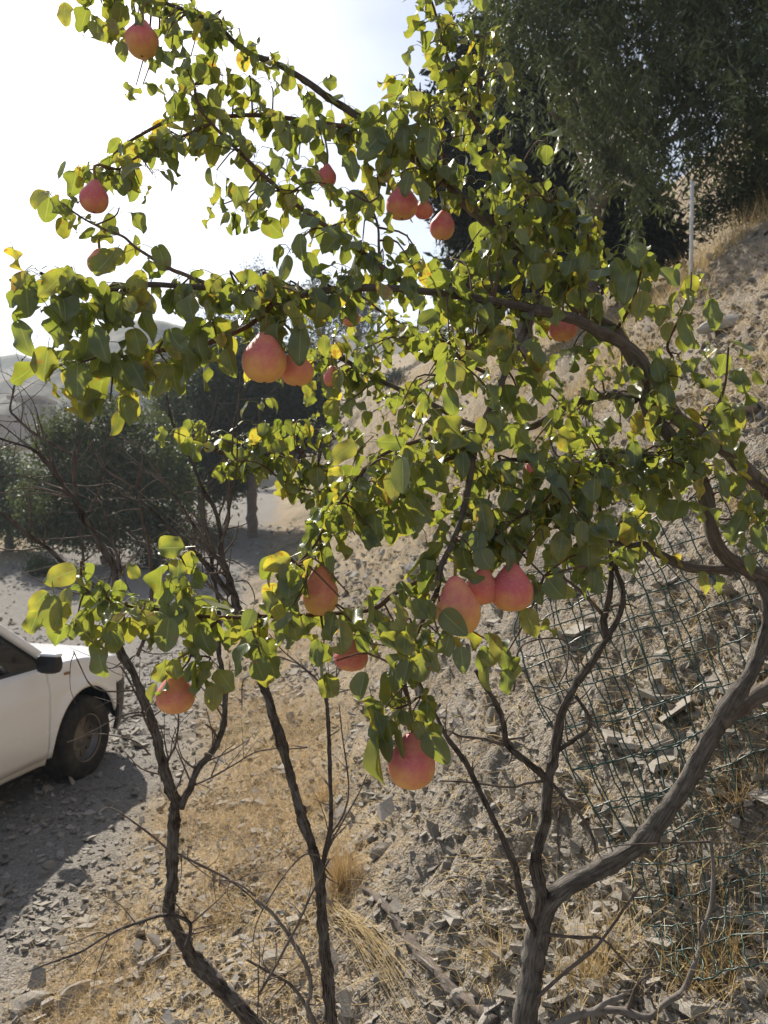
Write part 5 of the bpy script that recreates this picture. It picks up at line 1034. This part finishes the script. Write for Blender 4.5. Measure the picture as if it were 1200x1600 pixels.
# ------------------------------------------------------------------ trees and shrubs behind
def leaves_at(C, size, asp, g, droop=0.0, tone=None):
    n = len(C); d = g.normal(size=(n, 3)); d[:, 2] = d[:, 2] * (1 - droop) - droop * 1.6; d /= np.linalg.norm(d, axis=1)[:, None]
    r = g.normal(size=(n, 3)); s = np.cross(d, r); s /= np.linalg.norm(s, axis=1)[:, None]; L_ = size * g.uniform(.6, 1.25, n)[:, None]
    w = L_ * asp * .5; nn = np.cross(d, s)
    V = np.stack([C, C + d * L_ * .45 - s * w + nn * L_ * .05, C + d * L_, C + d * L_ * .45 + s * w + nn * L_ * .05], 1)
    F = np.arange(4 * n).reshape(n, 4); t = g.uniform(0, 1, n) if tone is None else tone
    return V.reshape(-1, 3), F, np.repeat(t, 4)
def tree(name, lab, base, blobs, nleaf, size, asp, mat, seed, droop=0., trunk_r=.15, group=None, clump=.28, per=26, limbs=True, bark='bark', spray=0.):
    """blobs: (centre xyz, radii xyz); leaves sit in clumps through and around them"""
    g = np.random.default_rng(seed); root = empty(name, tuple(base)); tag(root, lab, 'tree' if 'tree' in name else 'shrub', group); off = np.array(base, float)
    vol = np.array([np.prod(b[1]) ** .75 for b in blobs]); nb = (nleaf * vol / vol.sum()).astype(int); acc = Acc()
    for (c, r), n in zip(blobs, nb):
        k = max(3, n // per); q = g.normal(size=(k, 3)); q /= np.linalg.norm(q, axis=1)[:, None]; rad = g.uniform(.25, 1, k) ** .45
        cc = np.array(c) + q * rad[:, None] * np.array(r); cl = np.repeat(np.arange(k), per); cs = clump * g.uniform(.5, 1.4, k)
        pts = cc[cl] + g.normal(size=(len(cl), 3)) * cs[cl][:, None] * np.array([1, 1, 1 + droop * .9]) * .5
        if spray:
            tt = g.uniform(0, 1, len(cl)); ln = (spray * g.uniform(.5, 1.3, k))[cl]; sw = g.normal(0, .35, (k, 2))[cl]
            pts = cc[cl] + np.stack([sw[:, 0] * tt * (1 - .5 * tt) * ln, sw[:, 1] * tt * (1 - .5 * tt) * ln, -tt ** 1.25 * ln + .25 * ln], 1) + g.normal(size=(len(cl), 3)) * (.035 + .05 * (1 - tt))[:, None]
        tone = np.clip(np.repeat(g.uniform(0, 1, k), per) * .6 + g.uniform(0, .4, len(cl)), 0, 1)
        V, F, t = leaves_at(pts - off, size, asp, g, droop, tone); acc.add(V, F, tone=t)
    o = link('crown', acc.mesh('crown', M[mat], False), root); o['kind'] = 'stuff'
    tc_ = np.array(blobs[0][0]); hh = tc_ - off
    acc = Acc(); add_tube(acc, catmull([[0, 0, -.3], hh * [.15, .15, .35] + g.normal(0, .05, 3), hh * [.8, .8, .8]], 24), np.linspace(trunk_r, trunk_r * .5, 24), 10, .2, seed)
    if limbs:
        for (c, r) in blobs[1:9]:
            e = np.array(c) - off; a = hh * [.3, .3, .45]; add_tube(acc, catmull([a, (a + e) / 2 + [0, 0, .15], e], 12), np.linspace(trunk_r * .5, trunk_r * .12, 12), 7, .15, seed)
    link('trunk', acc.mesh('trunk', M[bark]), root); return root
def blob(px, py, rx, ry, d, dz=None): k = d / 1200.0; return (tuple(P(px, py, d)), (rx * k, (dz if dz else (rx + ry) / 2 * k), ry * k))
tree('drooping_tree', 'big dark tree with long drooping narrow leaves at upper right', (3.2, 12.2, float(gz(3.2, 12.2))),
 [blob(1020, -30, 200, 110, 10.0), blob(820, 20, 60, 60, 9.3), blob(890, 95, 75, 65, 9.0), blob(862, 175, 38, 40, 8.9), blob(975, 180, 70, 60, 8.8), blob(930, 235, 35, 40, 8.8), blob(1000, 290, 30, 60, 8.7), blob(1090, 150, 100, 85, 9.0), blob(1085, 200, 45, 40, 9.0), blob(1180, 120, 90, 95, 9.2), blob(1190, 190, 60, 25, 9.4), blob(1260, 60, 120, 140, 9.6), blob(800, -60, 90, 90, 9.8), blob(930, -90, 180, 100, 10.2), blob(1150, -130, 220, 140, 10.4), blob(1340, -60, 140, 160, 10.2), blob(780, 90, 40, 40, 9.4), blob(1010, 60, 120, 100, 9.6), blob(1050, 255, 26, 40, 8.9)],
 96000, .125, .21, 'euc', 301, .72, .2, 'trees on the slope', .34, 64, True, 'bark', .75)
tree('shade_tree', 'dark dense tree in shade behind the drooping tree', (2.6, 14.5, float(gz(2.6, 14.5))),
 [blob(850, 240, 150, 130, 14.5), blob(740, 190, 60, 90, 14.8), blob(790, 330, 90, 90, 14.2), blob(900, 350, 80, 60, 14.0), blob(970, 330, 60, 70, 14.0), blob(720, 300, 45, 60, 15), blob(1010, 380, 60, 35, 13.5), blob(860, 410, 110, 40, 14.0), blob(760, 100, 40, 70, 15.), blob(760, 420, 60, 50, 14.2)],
 46000, .21, .45, 'shade_painted_leaf', 302, .3, .2, 'trees on the slope', .34, 28)
tree('sapling_tree', 'thin pale tree standing alone against the sky at centre', (1.9, 21, float(gz(1.9, 21))), [blob(705, 420, 22, 34, 21), blob(700, 385, 10, 20, 21), blob(715, 450, 26, 22, 21)], 1500, .09, .25, 'olive', 303, .2, .05, 'trees on the slope', .22, 10)
dpb = 10.2; pb = P(1175, 400, dpb); pb[2] = gz(pb[0], pb[1])
tree('green_shrub', 'grey-green shrub at the right edge above the bank', tuple(pb), [blob(1175, 290, 50, 45, dpb), blob(1130, 325, 38, 25, dpb), blob(1200, 250, 35, 40, dpb), blob(1105, 345, 25, 18, dpb), blob(1215, 310, 50, 45, dpb + .3)], 9000, .07, .4, 'olive', 304, .1, .04, None, .18, 22)
def gp2(px, d, dy=0):
    p = P(px, 800, d); return np.array([p[0], p[1], float(gz(p[0], p[1]))])
b1 = gp2(165, 22)
tree('round_tree', 'bushy olive green tree left behind the bare twigs', tuple(b1), [blob(165, 760, 80, 75, 22), blob(120, 720, 65, 55, 22), blob(210, 700, 70, 60, 22.3), blob(80, 790, 60, 50, 21.5), blob(250, 770, 60, 55, 22), blob(160, 660, 55, 35, 22.4), blob(190, 815, 100, 38, 21.5), blob(110, 830, 70, 30, 21.5), blob(255, 830, 50, 28, 22), blob(95, 680, 35, 35, 22)], 40000, .13, .5, 'bush', 305, .05, .14, 'trees beside the track', .36, 24)
b2 = gp2(15, 24)
tree('round_tree', 'pale grey-green tree cut off by the left edge', tuple(b2), [blob(10, 780, 70, 60, 24), blob(-50, 760, 70, 70, 24), blob(40, 810, 45, 35, 23.5), blob(-20, 720, 50, 35, 24)], 20000, .13, .45, 'olive', 306, .05, .14, 'trees beside the track', .36, 24)
b3 = gp2(395, 27)
tree('round_tree', 'dark tree with a leaning trunk beside the top of the track', tuple(b3), [blob(400, 640, 85, 65, 27), blob(450, 600, 70, 70, 27.5), blob(350, 620, 65, 55, 27), blob(430, 690, 60, 30, 26.5), blob(340, 720, 60, 45, 27), blob(480, 650, 50, 55, 27), blob(390, 570, 60, 45, 27.5)], 40000, .17, .5, 'darkleaf', 307, .1, .17, 'trees beside the track', .42, 24)
b4 = gp2(315, 30)
tree('round_tree', 'grey-green tree between the two darker trees at left', tuple(b4), [blob(320, 690, 65, 90, 30), blob(290, 620, 50, 50, 30.5), blob(340, 600, 45, 45, 30), blob(350, 740, 55, 45, 29.5), blob(280, 740, 45, 50, 29.5)], 34000, .17, .5, 'bush', 308, .1, .16, 'trees beside the track', .42, 24)
for i, (px, py, rx, ry, d, lab) in enumerate([(400, 450, 34, 60, 62, 'tall dark conifer on the ridge left of centre'), (345, 505, 40, 45, 60, 'broad dark conifer on the ridge further left'), (505, 455, 36, 40, 66, 'dark ridge tree right of the tall conifer'), (560, 462, 30, 30, 70, 'small dark ridge tree near the centre'), (250, 560, 34, 38, 70, 'far dark tree low on the ridge at left')]):
    bb = gp2(px, d); tree('ridge_tree', lab, tuple(bb), [blob(px, py, rx * .8, ry * .7, d), blob(px - rx * .4, py + ry * .5, rx * .8, ry * .6, d), blob(px + rx * .4, py + ry * .6, rx * .8, ry * .6, d + .5), blob(px, py + ry * 1.3, rx, ry * .8, d)], 5000, .30, .35, 'darkleaf', 320 + i, .1, .25, 'trees on the ridge', .8, 22)
for i, (px, py, r, d, lab) in enumerate([(60, 850, 20, 20, 'small dark bush at the edge of the yard at far left'), (235, 850, 24, 21, 'low green bush at the foot of the bushy olive green tree'), (325, 810, 30, 25, 'pale green bush on the bank left of the track')]):
    bb = gp2(px, d); k = d / 1200; tree('low_bush', lab, tuple(bb), [((bb[0], bb[1], bb[2] + r * k * .7), (r * k, r * k, r * k * .8)), ((bb[0] + r * k * .7, bb[1], bb[2] + r * k * .4), (r * k * .7, r * k, r * k * .5))], 2200, .08, .4, 'bush' if i < 2 else 'olive', 340 + i, 0, .03, 'bushes beside the yard', .2, 18)

for i, (px, py, r, lab) in enumerate([(505, 700, 16, 'dark shrub low on the dry slope right of the track'), (560, 560, 18, 'dark shrub high on the dry slope at centre'), (620, 600, 12, 'small round shrub on the dry slope at centre'), (690, 520, 22, 'wide dark shrub on the upper dry slope'), (470, 640, 14, 'shrub at the left shoulder of the dry slope')]):
    bb, d = ground_hit(px, py); k = d / 1200; tree('slope_shrub', lab, tuple(bb), [((bb[0], bb[1], bb[2] + r * k * .6), (r * k, r * k, r * k * .75)), ((bb[0] - r * k * .8, bb[1], bb[2] + r * k * .35), (r * k * .7, r * k, r * k * .5))], 2600, .10 + d * .002, .45, 'bush' if i % 2 else 'darkleaf', 360 + i, 0, .04, 'shrubs on the dry slope', .25 + d * .004, 18)

# white post and a second post beside the grass, far shed on the valley side
pp, dp = ground_hit(1079, 475); k = dp / 1200; acc = Acc()
hpost = (475 - 285) * k
add_tube(acc, [[0, 0, -.2], [.01, 0, hpost * .5], [.02, 0, hpost]], .018, 10, .05, 2); tag(link('post', acc.mesh('post', M['post']), None, tuple(pp)), 'thin white post standing in the golden grass under the drooping tree', 'post')
pp, dp = ground_hit(1025, 375); acc = Acc(); add_tube(acc, [[0, 0, -.2], [0, 0, .25], [.01, 0, .55]], .022, 8, .05, 3); tag(link('post', acc.mesh('post', M['post']), None, tuple(pp)), 'short pale post in the shade left of the white post', 'post')
sd_ = 110.0; s0 = P(20, 663, sd_); shed = empty('open_shed', tuple(s0)); tag(shed, 'far low open shed on posts at the left below the hill', 'shed')
def shed_part(name, px0, px1, py0, py1, dep, dy=0):
    a = P(px0, py0, sd_) - s0; e = P(px1, py1, sd_) - s0; V, F = box((a + e) / 2 + [0, dy, 0], (abs(e[0] - a[0]), dep, abs(e[2] - a[2]))); link(name, make_mesh(name, V, F, M['shed'], False), shed)
shed_part('roof', 26, 76, 623, 628, 6); shed_part('terrace', -60, 110, 655, 700, 9)
for x_ in (34, 45, 60, 72): shed_part('pillar', x_, x_ + 3.5, 628, 655, .6)
shed_part('rear_wall', 28, 74, 630, 655, .4, 2.6)

# ------------------------------------------------------------------ air
bpy.context.view_layer.update()
V, F = box((-40, 160, 38), (900, 500, 96)); hz = link('haze', make_mesh('haze', V, F, None or M['post'], False)); hz['kind'] = 'stuff'
m, t, out = nodes('haze_air'); pv = t.nodes.new('ShaderNodeVolumePrincipled'); pv.inputs['Color'].default_value = (.80, .88, .98, 1); pv.inputs['Density'].default_value = .0013; pv.inputs['Anisotropy'].default_value = .0
t.links.new(pv.outputs[0], out.inputs['Volume']); hz.data.materials.clear(); hz.data.materials.append(m)
